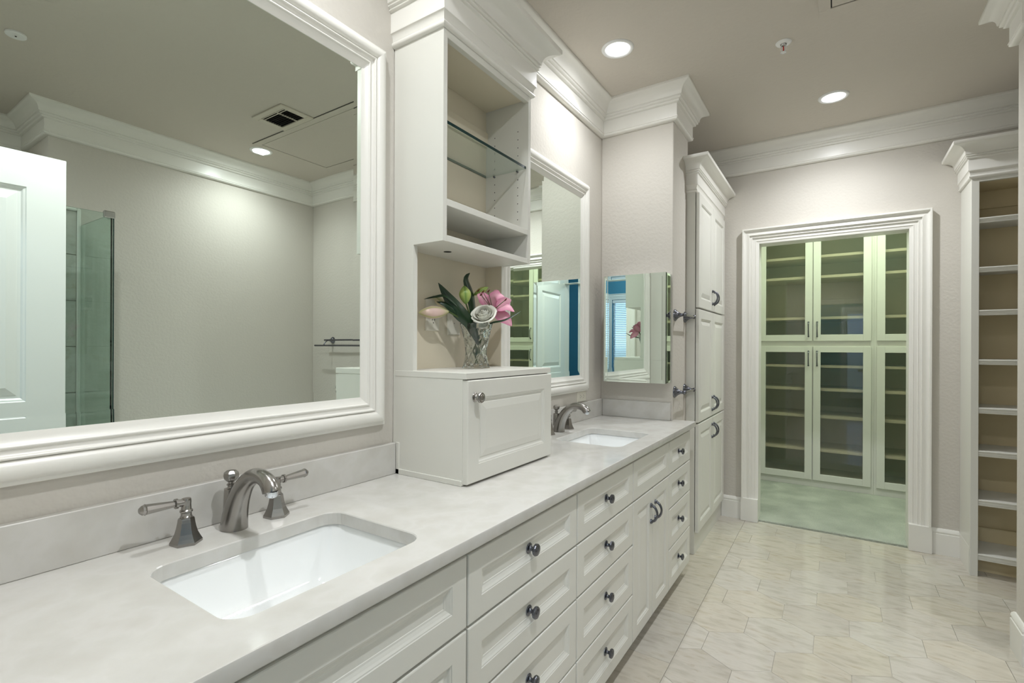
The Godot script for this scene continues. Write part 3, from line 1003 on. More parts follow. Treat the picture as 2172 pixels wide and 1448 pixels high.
func faucets():
	var a := faucet()
	var b: Node3D = a.duplicate()
	b.name = numbered("faucet")
	add_child(b)
	b.position = a.position + Vector3(0, 0, SINKS[1] - SINKS[0])
	tag(b, "brushed nickel widespread faucet with two lever handles at the far sink", "faucet")

# ------------------------------------------------------------------ built-in cabinets
func tower():
	var o := thing("shelf_tower", "cream shelf tower standing on the countertop between the two framed mirrors", "cabinet", Vector3(0.15, 0.87, -1.409))
	var z0 := -1.149
	var z1 := -1.669
	var t := 0.018
	var side := [Vector2(0.002, 0.872), Vector2(0.298, 0.872), Vector2(0.298, 1.192), Vector2(0.0916, 1.192), Vector2(0.0916, 1.620), Vector2(0.217, 1.620), Vector2(0.217, 2.292), Vector2(0.002, 2.292)]
	for z in [z0 - t, z1]:
		var s := st()
		extrude(s, side, Transform3D(Basis(), Vector3(0, 0, z)), t)
		part("side_panel", s, M.cream, o)
	part("back_panel", solid(Vector3(0.002, 0.872, z1 + t), Vector3(0.010, 2.292, z0 - t)), M.inside, o)
	part("counter_top", solid(Vector3(0.0101, 1.192, z1 - 0.001), Vector3(0.312, 1.212, z0 + 0.001), 0.0015), M.cream, o)
	part("bottom_panel", solid(Vector3(0.0101, 0.872, z1 + t), Vector3(0.290, 0.888, z0 - t)), M.cream, o)
	var s := st()
	box(s, Vector3(0.0101, 1.6205, z1 + t), Vector3(0.2165, 1.640, z0 - t), 0.001)
	part("shelf", s, M.cream, o)
	part("shelf", solid(Vector3(0.0101, 1.733, z1 + t), Vector3(0.2165, 1.7545, z0 - t), 0.001), M.cream, o)
	part("top_panel", solid(Vector3(0.0101, 2.268, z1 + t), Vector3(0.197, 2.290, z0 - t), 0.001), M.inside, o)
	part("top_rail", solid(Vector3(0.197, 2.257, z1 + t), Vector3(0.2168, 2.2915, z0 - t), 0.001), M.cream, o)
	s = st()
	for z in [z1 + t, z0 - t - 0.0016]: part("niche_shade_sheet", solid(Vector3(0.0101, 1.2125, z), Vector3(0.0905, 1.6204, z + 0.0016)), M.inside, o)  # added thin sheets whose tan colour carries the shade of the niche
	part("rear_cleat", solid(Vector3(0.0101, 2.12, z1 + t), Vector3(0.020, 2.18, z0 - t), 0.001), M.inside, o)
	# hole drilled for a cable in the underside of the upper cabinet
	s = st()
	lathe(s, [Vector2(0, 0.0), Vector2(0.014, 0.0003)], 24, Transform3D(Basis(), Vector3(0.105, 1.6198, -1.30)))
	part("cable_hole", s, M.black, o)
	# crown over the top
	s = st()
	sweep(s, [Vector3(0.0, 2.281, z1), Vector3(0.217, 2.281, z1), Vector3(0.217, 2.281, z0), Vector3(0.0, 2.281, z0)].map(func(v): return v), Vector3.DOWN, cabinet_crown_profile().map(func(v): return Vector2(v.x, -v.y)))
	box(s, Vector3(0.002, 2.4855, z1 - 0.05), Vector3(0.26, 2.4865, z0 + 0.05))
	part("crown", s, M.trim, o)
	# rows of shelf pin holes
	s = st()
	for x in [0.055, 0.168]:
		var y := 1.80
		while y < 2.17:
			lathe(s, [Vector2(0, 0.0004), Vector2(0.0022, 0.0)], 8, lathe_z(x, y, z1 + t + 0.0001))
			lathe(s, [Vector2(0, 0.0004), Vector2(0.0022, 0.0)], 8, lathe_z(x, y, z0 - t - 0.0001, -1.0))
			y += 0.032
	part("pin_hole", s, M.black, o).set_meta("kind", "stuff")
	# lower door
	s = st()
	rings(s, facing_x(0.298, 0.8765, z0 - 0.002), 0.516, 0.3125, raised_rings(0.054, 0.019))
	var d := part("door", s, M.cream, o)
	put("knob", knob_mesh(), M.nickel, d, lathe_x(0.316, 1.137, -1.186))
	s = st()
	box(s, Vector3(0.0182, 0.8702, z0 - 0.001), Vector3(0.296, 0.887, z0 + 0.004), 0.001)
	box(s, Vector3(0.0182, 0.8702, z0 - 0.001), Vector3(0.032, 0.974, z0 + 0.004), 0.001)
	part("shoe_strip", s, M.cream, o)
	# glass shelf resting on pins
	var g := thing("glass_shelf", "clear glass shelf across the open top of the shelf tower", "shelf", Vector3(0.11, 1.990, -1.409))
	part("pane", solid(Vector3(0.0125, 1.9945, z1 + t + 0.002), Vector3(0.207, 2.0045, z0 - t - 0.002), 0.0006), M.shelf_glass, g)
	s = st()
	box(s, Vector3(0.2072, 1.9945, z1 + t + 0.002), Vector3(0.2085, 2.0045, z0 - t - 0.002), 0.0004)
	part("polished_edge", s, M.glass_edge, g)
	s = st()
	box(s, Vector3(0.0108, 1.9945, z1 + t + 0.002), Vector3(0.0122, 2.0045, z0 - t - 0.002), 0.0004)
	part("rear_edge", s, M.glass_edge, g)
	s = st()
	for x in [0.055, 0.168]:
		for q in [[z1 + t, 1.0], [z0 - t, -1.0]]: lathe(s, [Vector2(0.0035, 0.0), Vector2(0.0035, 0.009), Vector2(0, 0.0092)], 10, lathe_z(x, 1.9908, q[0], q[1]))
	part("shelf_pin", s, M.gunmetal, g)

func tall_cabinet():
	var o := thing("tall_cabinet", "tall cream linen cabinet with paired doors in the corner by the closet doorway", "cabinet", Vector3(0.25, 0, -3.63))
	var s := st()
	box(s, Vector3(0.002, 0, ZFAR + 0.001), Vector3(0.4995, 2.275, -3.2126))
	box(s, Vector3(0.4462, 0, -3.2126), Vector3(0.4995, 2.275, -3.187), 0.001)
	part("body", s, M.cream, o)
	var pull := pull_mesh(0.043, 0.034)
	var rows := [[0.138, 0.815, 0.724], [0.825, 1.535, 0.911], [1.545, 2.262, 1.638]]
	var zn := -3.191
	var zf := -4.030
	var wd := (zn - zf - 0.004) / 2
	for r in rows:
		for k in 2:
			var z: float = zn - k * (wd + 0.004)
			s = st()
			rings(s, facing_x(0.5035, r[0], z), wd, r[1] - r[0], raised_rings(0.058, 0.0195))
			var d := part("door", s, M.cream, o)
			var zh: float = z - wd + 0.027 if k == 0 else z - 0.027
			put("pull", pull, M.gunmetal, d, Transform3D(Basis(Vector3(0, 0, -1), Vector3.RIGHT, Vector3(0, -1, 0)), Vector3(0.5225, r[2], zh)))
	s = st()
	sweep(s, [Vector3(0.4462, 2.264, -3.187), Vector3(0.4995, 2.264, -3.187), Vector3(0.4995, 2.264, ZFAR)], Vector3.DOWN, []) if false else _crown_wrap(s, [Vector3(0.4995, 2.264, ZFAR + 0.001), Vector3(0.4995, 2.264, -3.187), Vector3(0.4462, 2.264, -3.187)])
	box(s, Vector3(0.002, 2.4685, ZFAR + 0.001), Vector3(0.54, 2.4695, -3.2126))
	part("crown", s, M.trim, o)

func _crown_wrap(s: SurfaceTool, path: Array):
	sweep(s, path, Vector3.DOWN, cabinet_crown_profile().map(func(v): return Vector2(v.x, -v.y)))

func bookcase():
	var o := thing("bookcase", "tall cream open bookcase with crown moulding right of the closet doorway", "bookcase", Vector3(2.34, 0, -3.93))
	var x0 := 1.879
	var x1 := 2.80
	var zf := -3.786
	var zb := ZFAR + 0.001
	for x in [x0, x1 - 0.018]:
		part("side_panel", solid(Vector3(x, 0, zb), Vector3(x + 0.018, 2.275, zf - 0.019)), M.cream, o)
	part("back_panel", solid(Vector3(x0 + 0.018, 0.09, zb), Vector3(x1 - 0.018, 2.275, zb + 0.008)), M.shaded_cream, o)
	var s := st()
	box(s, Vector3(x0, 0, zf - 0.019), Vector3(x0 + 0.034, 2.275, zf), 0.0012)
	box(s, Vector3(x1 - 0.034, 0, zf - 0.019), Vector3(x1, 2.275, zf), 0.0012)
	box(s, Vector3(x0 + 0.034, 2.243, zf - 0.019), Vector3(x1 - 0.034, 2.275, zf), 0.0012)
	part("face_frame", s, M.cream, o)
	part("top_panel", solid(Vector3(x0 + 0.018, 2.245, zb + 0.008), Vector3(x1 - 0.018, 2.26, zf - 0.019)), M.shaded_cream, o)
	part("rear_cleat", solid(Vector3(x0 + 0.018, 2.14, zb + 0.008), Vector3(x1 - 0.018, 2.245, zb + 0.020), 0.001), M.shaded_cream, o)
	part("rear_cleat", solid(Vector3(x0 + 0.018, 0.13, zb + 0.008), Vector3(x1 - 0.018, 0.215, zb + 0.020), 0.001), M.shaded_cream, o)
	for q in [[0.130, 0.038], [0.438, 0.036], [0.716, 0.034], [0.960, 0.034], [1.233, 0.030], [1.514, 0.031], [1.758, 0.030], [2.038, 0.030]]:
		s = st()
		box(s, Vector3(x0 + 0.0185, q[0] - 0.019, zb + 0.009), Vector3(x1 - 0.0185, q[0], zf - 0.0195), 0.0005)
		sweep(s, [Vector3(x0 + 0.0345, q[0], zf - 0.0195), Vector3(x1 - 0.0345, q[0], zf - 0.0195)], Vector3.UP, [Vector2(0, -q[1]), Vector2(0.010, -q[1]), Vector2(0.0115, -q[1] + 0.002), Vector2(0.0115, -q[1] + 0.010), Vector2(0.014, -q[1] + 0.012), Vector2(0.014, -0.012), Vector2(0.018, -0.010), Vector2(0.0195, -0.005), Vector2(0.018, -0.001), Vector2(0.014, 0.0), Vector2(0, 0)])
		part("shelf", s, M.cream, o)
	part("toe_kick", solid(Vector3(x0 + 0.018, 0, zf - 0.115), Vector3(x1 - 0.018, 0.0925, zf - 0.10)), M.shaded_cream, o)
	s = st()
	_crown_wrap(s, [Vector3(x1, 2.264, zb), Vector3(x1, 2.264, zf), Vector3(x0, 2.264, zf), Vector3(x0, 2.264, zb)])
	box(s, Vector3(x0 - 0.05, 2.4685, zb), Vector3(x1 + 0.05, 2.4695, zf + 0.05))
	part("crown", s, M.trim, o)
	# baseboard that runs on round the left side panel
	s = st()
	sweep(s, [Vector3(x0, 0, zb), Vector3(x0, 0, zf - 0.02)], Vector3.DOWN, []) if false else box(s, Vector3(x0 - 0.0015, 0.0, zb), Vector3(x0, 0.155, zf - 0.019), 0.0005)
	part("skirting", s, M.trim, o)

func closet_cabinets():
	var data := [[0.571, 1.515, "glass-door closet cabinet showing all four doors through the closet doorway"], [1.516, 2.459, "glass-door closet cabinet at the right, partly hidden by the doorway casing"]]
	var zf := -5.34
	var zb := -5.82
	for q in data:
		var x0: float = q[0]
		var x1: float = q[1]
		var o := thing("closet_cabinet", q[2], "cabinet", Vector3((x0 + x1) / 2, 0, -5.57))
		var mid := (x0 + x1) / 2 + 0.014 if x0 < 1.0 else 1.970
		for x in [x0, x1 - 0.018]: part("side_panel", solid(Vector3(x, 0.012, zb), Vector3(x + 0.018, 2.52, zf - 0.02)), M.shaded_closet_inside, o)
		part("back_panel", solid(Vector3(x0 + 0.018, 0.012, zb), Vector3(x1 - 0.018, 2.52, zb + 0.01)), M.shaded_closet_inside, o)
		part("top_panel", solid(Vector3(x0 + 0.018, 2.49, zb + 0.01), Vector3(x1 - 0.018, 2.52, zf - 0.02)), M.shaded_closet_inside, o)
		part("toe_kick", solid(Vector3(x0, 0.012, zf - 0.012), Vector3(x1, 0.070, zf - 0.001)), M.cream, o)
		var s := st()
		for y in [[0.070, 0.10], [1.30, 1.37], [2.44, 2.52]]: box(s, Vector3(x0 + 0.03, y[0], zf - 0.0199), Vector3(x1 - 0.03, y[1], zf), 0.001)
		for x in [[x0, x0 + 0.06], [x1 - 0.05, x1], [mid - 0.022, mid + 0.022]]: box(s, Vector3(x[0], 0.070, zf - 0.0199), Vector3(x[1], 2.52, zf - 0.0006), 0.0)
		part("face_frame", s, M.cream, o)
		for y in [0.085, 0.348, 0.660, 0.912, 1.128, 1.345, 1.575, 1.958, 2.148]:
			part("shelf", solid(Vector3(x0 + 0.0185, y - 0.012, zb + 0.0105), Vector3(x1 - 0.0185, y + 0.012, zf - 0.03), 0.001), M.shaded_closet_inside, o)
		var bar := pull_mesh(0.066, 0.030, 0.0045, 0.0075)
		for r in [[0.078, 1.310, 1.20], [1.362, 2.46, 1.47]]:
			for k in 2:
				var a: float = (x0 + 0.040 if x0 < 1.0 else x0 + 0.018) if k == 0 else mid + 0.004
				var b: float = mid - 0.004 if k == 0 else (x1 - 0.020 if x0 < 1.0 else x1 - 0.050)
				s = st()
				var w := 0.058
				for side in [[a, r[0], a + w, r[1]], [b - w, r[0], b, r[1]], [a + w, r[0], b - w, r[0] + w], [a + w, r[1] - w * 0.9, b - w, r[1]]]:
					box(s, Vector3(side[0], side[1], zf + 0.001), Vector3(side[2], side[3], zf + 0.020), 0.0012)
				var d := part("door", s, M.cream, o)
				part("pane", solid(Vector3(a + w - 0.006, r[0] + w - 0.006, zf + 0.007), Vector3(b - w + 0.006, r[1] - w * 0.9 + 0.006, zf + 0.011)), M.glass, d)
				var xh: float = b - 0.03 if k == 0 else a + 0.03
				put("pull", bar, M.gunmetal, d, Transform3D(Basis(Vector3.RIGHT, Vector3(0, 0, 1), Vector3(0, -1, 0)), Vector3(xh, r[2], zf + 0.0195)))

# ------------------------------------------------------------------ entry door, shower, bathtub (seen in the mirrors)
func entry_door():
	var H := 2.088
	var W := 0.775
	# hinge at the right jamb, leaf swung back into the bathroom
	var hx := Vector3(1.664, 0, 0.052)
	var free := Vector3(1.612, 0, -0.712)
	var dirv := (free - hx).normalized()
	var nrm := Vector3.UP.cross(dirv)        # towards the vanity
	if nrm.x > 0: nrm = -nrm
	var b := Basis(-dirv if Vector3.UP.cross(nrm).dot(dirv) < 0 else dirv, Vector3.UP, nrm)
	if b.determinant() < 0: b = Basis(-b.x, b.y, b.z)
	var start := hx if b.x.dot(dirv) > 0 else hx + dirv * W
	var d := struct("door_1", st_door(Transform3D(b, start + Vector3(0, 0.012, 0)), W, H), M.doorwhite)
	d.set_meta("label", "white panelled entry door standing open, seen in the mirrors")
	var s := st()
	var kx := hx + dirv * (W - 0.065) + Vector3(0, 0.93, 0)
	for sg in [1.0, -1.0]:
		var ax: Vector3 = nrm * sg
		var xf := Transform3D(Basis(ax.cross(Vector3.UP), ax, Vector3.UP), kx + ax * (0.002 if sg > 0 else 0.038))
		lathe(s, [Vector2(0.032, 0), Vector2(0.032, 0.004), Vector2(0.014, 0.012), Vector2(0.012, 0.03), Vector2(0.026, 0.045), Vector2(0.028, 0.056), Vector2(0.018, 0.066), Vector2(0, 0.068)], 24, xf)
	part("door_knob", s, M.nickel, d)

func st_door(xf: Transform3D, W: float, H: float) -> SurfaceTool:
	var s := st()
	var t := 0.036
	# slab edges
	for face in [xf, Transform3D(Basis(-xf.basis.x, xf.basis.y, -xf.basis.z), xf * Vector3(W, 0, -t))]:
		# stiles and rails round two panels
		var px := 0.125
		var rects := [[px, 0.24, W - px, 0.80], [px, 1.04, W - px, H - 0.145]]
		for r in rects:
			var list := [[0.0, 0.0], [0.003, -0.003], [0.010, -0.005], [0.016, -0.010], [0.026, -0.010], [0.030, -0.008], [0.058, -0.002], [0.060, -0.001]]
			rings(s, face * Transform3D(Basis(), Vector3(r[0], r[1], 0)), r[2] - r[0], r[3] - r[1], list)
		for q in [[0, 0, px, H], [W - px, 0, W, H], [px, 0, W - px, 0.24], [px, 0.80, W - px, 1.04], [px, H - 0.145, W - px, H]]:
			quad(s, face * Vector3(q[0], q[1], 0), face * Vector3(q[2], q[1], 0), face * Vector3(q[2], q[3], 0), face * Vector3(q[0], q[3], 0))
	for q in [[Vector3(0, 0, -t), Vector3(0, 0, 0), Vector3(0, H, 0), Vector3(0, H, -t)], [Vector3(W, 0, 0), Vector3(W, 0, -t), Vector3(W, H, -t), Vector3(W, H, 0)], [Vector3(0, H, 0), Vector3(W, H, 0), Vector3(W, H, -t), Vector3(0, H, -t)], [Vector3(0, 0, -t), Vector3(W, 0, -t), Vector3(W, 0, 0), Vector3(0, 0, 0)]]:
		quad(s, xf * q[0], xf * q[1], xf * q[2], xf * q[3])
	return s

func shower_and_tub():
	var x := 2.368
	var z := -1.127
	var o := thing("shower_screen", "frameless green-edged glass shower screen seen in the near mirror", "shower screen", Vector3(2.6, 0.10, -0.6))
	part("pane", solid(Vector3(x, 0.10, -0.30), Vector3(x + 0.009, 2.07, z - 0.002), 0.001), M.shower_glass, o)
	part("pane", solid(Vector3(x + 0.0105, 0.10, z), Vector3(XOP - 0.002, 2.07, z + 0.009), 0.001), M.shower_glass, o)
	var s := st()
	box(s, Vector3(x - 0.001, 0.10, z - 0.0060), Vector3(x + 0.010, 2.07, z - 0.0021))
	part("polished_edge", s, M.glass_edge, o)
	s = st()
	box(s, Vector3(x - 0.006, 2.045, z - 0.010), Vector3(x + 0.016, 2.085, z + 0.045), 0.004)
	box(s, Vector3(x + 0.016, 2.045, z - 0.010), Vector3(x + 0.055, 2.085, z + 0.016), 0.004)
	part("clamp", s, M.chrome, o)
	var c := thing("shower_curb", "low stone curb under the glass shower screen", "curb", Vector3(2.6, 0, -0.6))
	s = st()
	box(s, Vector3(x - 0.05, 0.0, z - 0.05), Vector3(x + 0.06, 0.098, ZIN - 0.001), 0.004)
	box(s, Vector3(x + 0.06, 0.0, z - 0.05), Vector3(XOP - 0.001, 0.098, z + 0.06), 0.004)
	part("slab", s, M.counter, c)
	# stone tiles inside the shower, with a liner round the edge of the tiled field
	s = st()
	box(s, Vector3(XOP - 0.022, 0.098, z + 0.010), Vector3(XOP - 0.0002, 2.175, z + 0.030), 0.006)
	box(s, Vector3(XOP - 0.022, 2.155, z + 0.030), Vector3(XOP - 0.0002, 2.175, -0.96), 0.006)
	var liner := struct("trim_4", s, M.trim)
	var ty := 0.10
	while ty < 2.14:
		var y1 := minf(ty + 0.292, 2.154)
		part("tile", solid(Vector3(XOP - 0.012, ty, z + 0.031), Vector3(XOP - 0.0003, y1, -0.951), 0.0015), M.shower_tile, liner)
		ty += 0.296
	# bathtub against the opposite wall
	var t := thing("bathtub", "white bathtub set in a stone deck along the opposite wall", "bathtub", Vector3(2.52, 0, -2.0))
	var zt0 := -2.822
	var zt1 := -1.180
	s = st()
	var hx := 0.30
	var hz := 0.70
	var cx := 2.50
	var cz := (zt0 + zt1) / 2
	box(s, Vector3(2.09, 0.0, zt0), Vector3(cx - hx, 0.56, zt1), 0.004)
	box(s, Vector3(cx + hx, 0.0, zt0), Vector3(XOP - 0.001, 0.56, zt1), 0.004)
	box(s, Vector3(cx - hx, 0.0, zt0), Vector3(cx + hx, 0.56, cz - hz), 0.004)
	box(s, Vector3(cx - hx, 0.0, cz + hz), Vector3(cx + hx, 0.56, zt1), 0.004)
	part("deck", s, M.counter, t)
	s = st()
	var L := []
	for q in [[0.03, 0.20, 0.562], [0.028, 0.20, 0.585], [0.012, 0.20, 0.592], [-0.01, 0.20, 0.585], [-0.03, 0.19, 0.54], [-0.06, 0.17, 0.30], [-0.10, 0.14, 0.16], [-0.2, 0.09, 0.13]]:
		L.append(rrect(cx, cz, hx + q[0], hz + q[0], q[1], q[2], 8))
	loft(s, L)
	part("basin", s, M.porcelain, t)
	# double towel rail on the partition over the tub
	var r := thing("towel_rail", "dark double towel rail on the partition wall over the bathtub, seen in the near mirror", "towel rail", Vector3(2.35, 1.30, -2.825))
	s = st()
	for xx in [2.59, 2.05]:
		lathe(s, [Vector2(0.030, 0.0), Vector2(0.030, 0.005), Vector2(0.020, 0.015), Vector2(0.011, 0.03), Vector2(0.008, 0.05), Vector2(0.009, 0.062)], 20, lathe_z(xx, 1.348, -2.825))
		tube(s, [Vector3(xx, 1.348, -2.77), Vector3(xx, 1.33, -2.745), Vector3(xx, 1.302, -2.725)], [0.005], 10)
	part("bracket", s, M.gunmetal, r)
	for q in [[1.349, -2.765, 0.04], [1.300, -2.722, 0.12]]:
		s = st()
		tube(s, [Vector3(2.05 - q[2], q[0], q[1]), Vector3(2.59 + q[2], q[0], q[1])], [0.0075], 14)
		part("bar", s, M.gunmetal, r)

# ------------------------------------------------------------------ small fittings
func towel_bars():
	var names := ["upper short nickel towel bar on the pier side, beside the medicine cabinet", "lower short nickel towel bar on the pier side, just above the countertop"]
	var ys := [1.483, 1.033]
	for i in 2:
		var y: float = ys[i]
		var o := thing("towel_bar", names[i], "towel bar", Vector3(0.4457, y, -3.045))
		for z in [-2.925, -3.150]:
			var s := st()
			lathe(s, [Vector2(0.0345, 0.0), Vector2(0.0345, 0.004), Vector2(0.031, 0.008), Vector2(0.023, 0.015), Vector2(0.0155, 0.025), Vector2(0.0105, 0.036), Vector2(0.0085, 0.046), Vector2(0.0095, 0.050), Vector2(0.012, 0.053), Vector2(0.0125, 0.060), Vector2(0.010, 0.066), Vector2(0.0, 0.068)], 24, lathe_x(0.4457, y, z))
			part("post", s, M.gunmetal, o)
		var s2 := st()
		tube(s2, [Vector3(0.5035, y, -2.914), Vector3(0.5035, y, -3.166)], [0.0065], 16)
		part("bar", s2, M.nickel, o)

func plate(n: String, label: String, y: float, z: float, x: float, w: float, h: float, sockets: int):
	var o := thing(n, label, "outlet" if sockets > 0 else "wall plate", Vector3(x, y, z))
	var s := st()
	rings(s, facing_x(x, y - h / 2, z + w / 2), w, h, [[0.0, 0.0], [0.0, 0.003], [0.004, 0.0065]])
	part("cover_plate", s, M.plastic, o)
	var across := w > h
	for k in absi(sockets):
		var off := (k - (sockets - 1) / 2.0) * 0.039
		var cy: float = y + (0.0 if across else off)
		var cz: float = z + (off if across else 0.0)
		s = st()
		lathe(s, [Vector2(0.0168, 0.0066), Vector2(0.0165, 0.0078), Vector2(0, 0.0079)], 20, lathe_x(x, cy, cz), 2, 0.82)
		part("socket", s, M.plastic, o)
		s = st()
		for dz in [-0.0062, 0.0062]:
			box(s, Vector3(x + 0.0079, cy - 0.001 if not across else cy + dz - 0.001, cz + dz - 0.001 if not across else cz - 0.001), Vector3(x + 0.0083, cy + 0.006 if not across else cy + dz + 0.001, cz + dz + 0.001 if not across else cz + 0.006))
		lathe(s, [Vector2(0.0023, 0.0079), Vector2(0, 0.0084)], 10, lathe_x(x, cy - (0.0085 if not across else 0.0), cz - (0.0085 if across else 0.0)))
		part("slot", s, M.black, o)
	if sockets == 0:
		s = st()
		lathe(s, [Vector2(0.0022, 0.0064), Vector2(0, 0.0072)], 10, lathe_x(x, y - 0.012, z))
		lathe(s, [Vector2(0.0022, 0.0064), Vector2(0, 0.0072)], 10, lathe_x(x, y + 0.042, z))
		part("screw", s, M.dark, o)

func ceiling_fittings():
	# sprinkler
	var o := thing("sprinkler", "small white fire sprinkler with a red bulb hanging from the ceiling", "sprinkler", Vector3(1.014, CEIL, -2.746))
	var xf := Transform3D(Basis(), Vector3(1.014, CEIL, -2.746))
	var s := st()
	lathe(s, [Vector2(0.014, -0.008), Vector2(0.022, -0.009), Vector2(0.032, -0.006), Vector2(0.036, -0.0005)], 28, xf)
	part("escutcheon", s, M.white, o)
	s = st()
	lathe(s, [Vector2(0.010, -0.016), Vector2(0.010, 0.0)], 16, xf, 2)
	for sg in [-1.0, 1.0]: tube(s, [xf * Vector3(0.009 * sg, -0.014, 0), xf * Vector3(0.0125 * sg, -0.026, 0), xf * Vector3(0.009 * sg, -0.038, 0), xf * Vector3(0.003 * sg, -0.043, 0)], [0.0025], 8)
	lathe(s, [Vector2(0.0, -0.049), Vector2(0.013, -0.0485), Vector2(0.013, -0.0465), Vector2(0.004, -0.042)], 20, xf)
	part("frame", s, M.white, o)
	s = st()
	lathe(s, [Vector2(0.0, -0.041), Vector2(0.0026, -0.038), Vector2(0.0030, -0.028), Vector2(0.0026, -0.018), Vector2(0.0, -0.015)], 12, xf)
	part("bulb", s, M.red, o).set_meta("label", "red glass bulb")
	# concealed sprinkler cover
	var c := thing("sprinkler_cover", "flat round white ceiling cover plate seen at the top left of the near mirror", "cover plate", Vector3(2.091, CEIL, -0.655))
	xf = Transform3D(Basis(), Vector3(2.091, CEIL, -0.655))
	s = st()
	lathe(s, [Vector2(0.0, -0.012), Vector2(0.036, -0.011), Vector2(0.039, -0.008), Vector2(0.039, -0.0005)], 32, xf, 2)
	part("plate", s, M.white, c)
	s = st()
	lathe(s, [Vector2(0.0, -0.0145), Vector2(0.0035, -0.014), Vector2(0.004, -0.0115)], 12, xf)
	part("screw", s, M.dark, c)
	# air vent
	var v := thing("ceiling_vent", "white ceiling air register with open louvres seen in the near mirror", "vent", Vector3(1.813, CEIL, -1.855))
	var vx := Transform3D(Basis(), Vector3(1.813, CEIL, -1.855))
	s = st()
	box(s, Vector3(-0.165, -0.010, -0.115), Vector3(0.165, -0.0005, -0.075), 0.002, vx)
	box(s, Vector3(-0.165, -0.010, 0.075), Vector3(0.165, -0.0005, 0.115), 0.002, vx)
	box(s, Vector3(-0.165, -0.010, -0.075), Vector3(-0.125, -0.0005, 0.075), 0.002, vx)
	box(s, Vector3(0.125, -0.010, -0.075), Vector3(0.165, -0.0005, 0.075), 0.002, vx)
	box(s, Vector3(-0.045, -0.009, -0.075), Vector3(-0.037, -0.0005, 0.075), 0.001, vx)
	part("frame", s, M.vent, v)
	s = st()
	box(s, Vector3(-0.125, -0.0012, -0.075), Vector3(0.125, -0.0006, 0.075), 0.0, vx)
	part("duct_opening", s, M.black, v)
	for k in 9:
		s = st()
		var zz := -0.066 + k * 0.0165
		box(s, Vector3(-0.125, -0.0006, -0.005), Vector3(0.125, 0.0004, 0.005), 0.0002, vx * Transform3D(Basis(Vector3.RIGHT, 0.9 if k < 7 else 0.25), Vector3(0, -0.0055, zz)))
		part("louvre", s, M.vent if k > 6 else M.dark, v)  # open louvres coloured dark to stand for the shade between them
	# attic hatch
	var h := thing("attic_hatch", "beige attic hatch panel in the ceiling with dark joints round it", "hatch", Vector3(1.79, CEIL, -2.29))
	var a := Vector3(1.165, 0, -2.62)
	var b := Vector3(2.395, 0, -1.975)
	s = st()
	for q in [[a.x, a.z, b.x, a.z + 0.045], [a.x, b.z - 0.045, b.x, b.z], [a.x, a.z + 0.045, a.x + 0.045, b.z - 0.045], [b.x - 0.045, a.z + 0.045, b.x, b.z - 0.045]]:
		box(s, Vector3(q[0], CEIL - 0.006, q[1]), Vector3(q[2], CEIL - 0.0004, q[3]), 0.001)
	part("frame", s, M.ceiling, h)
	part("panel", solid(Vector3(a.x + 0.050, CEIL - 0.004, a.z + 0.050), Vector3(b.x - 0.050, CEIL - 0.0004, b.z - 0.050), 0.001), M.ceiling, h)
	s = st()
	box(s, Vector3(a.x - 0.004, CEIL - 0.0012, b.z - 0.001), Vector3(b.x, CEIL - 0.0003, b.z + 0.005))
	box(s, Vector3(a.x + 0.045, CEIL - 0.001, b.z - 0.050), Vector3(b.x - 0.045, CEIL - 0.0003, b.z - 0.045))
	box(s, Vector3(a.x + 0.045, CEIL - 0.001, a.z + 0.045), Vector3(b.x - 0.045, CEIL - 0.0003, a.z + 0.050))
	box(s, Vector3(b.x - 0.050, CEIL - 0.001, a.z + 0.045), Vector3(b.x - 0.045, CEIL - 0.0003, b.z - 0.045))
	box(s, Vector3(a.x + 0.045, CEIL - 0.001, a.z + 0.045), Vector3(a.x + 0.050, CEIL - 0.0003, b.z - 0.045))
	part("joint", s, M.black, h)

# ------------------------------------------------------------------ vase and flowers
const VASE := Vector3(0.115, 1.2125, -1.4525)
var BF: Transform3D      # bouquet frame: x across, y up, z towards the room

func vase():
	var o := thing("vase", "cut crystal vase holding the flowers in the niche of the shelf tower", "vase", VASE)
	var s := st()
	var seg := 84
	var rowsn := 40
	var prof := func(t: float) -> float: return 0.0395 + 0.0125 * pow(absf(1.0 - t / 0.36), 1.8) * (1.0 if t < 0.36 else 0.0) + 0.0220 * pow(maxf(t - 0.36, 0.0) / 0.64, 1.25)
	var L := []
	for j in rowsn + 1:
		var t := j / float(rowsn)
		var lp := []
		for k in seg:
			var a := TAU * k / seg
			var u := fposmod(7.0 * k / seg + t * 2.6, 1.0)
			var v := fposmod(7.0 * k / seg - t * 2.6, 1.0)
			var cut := 0.0
			if t > 0.05 and t < 0.90: cut = maxf(maxf(1.0 - absf(u - 0.5) * 5.0, 0.0), maxf(1.0 - absf(v - 0.5) * 5.0, 0.0))
			elif t >= 0.90: cut = 0.25 * (0.5 + 0.5 * cos(28.0 * a))
			var r: float = prof.call(t) - 0.0032 * cut
			lp.append(VASE + Vector3(cos(a) * r, 0.1645 * t + (0.0015 * cos(28.0 * a) if j == rowsn else 0.0), -sin(a) * r))
		L.append(lp)
	# outside from the foot up, over the rim and down the inside
	s.set_smooth_group(-1)
	var seq := L.duplicate()
	for j in range(rowsn, 3, -1):
		var t := j / float(rowsn)
		var lp := []
		for k in seg:
			var a := TAU * k / seg
			var r: float = prof.call(t) - 0.0058
			lp.append(VASE + Vector3(cos(a) * r, 0.1645 * t - (0.001 if j == rowsn else 0.0), -sin(a) * r))
		seq.append(lp)
	loft(s, seq, true, false)
	var base: Array = L[0]
	for k in range(1, seg - 1): tri(s, base[0], base[k + 1], base[k])
	part("glass", s, M.crystal, o)

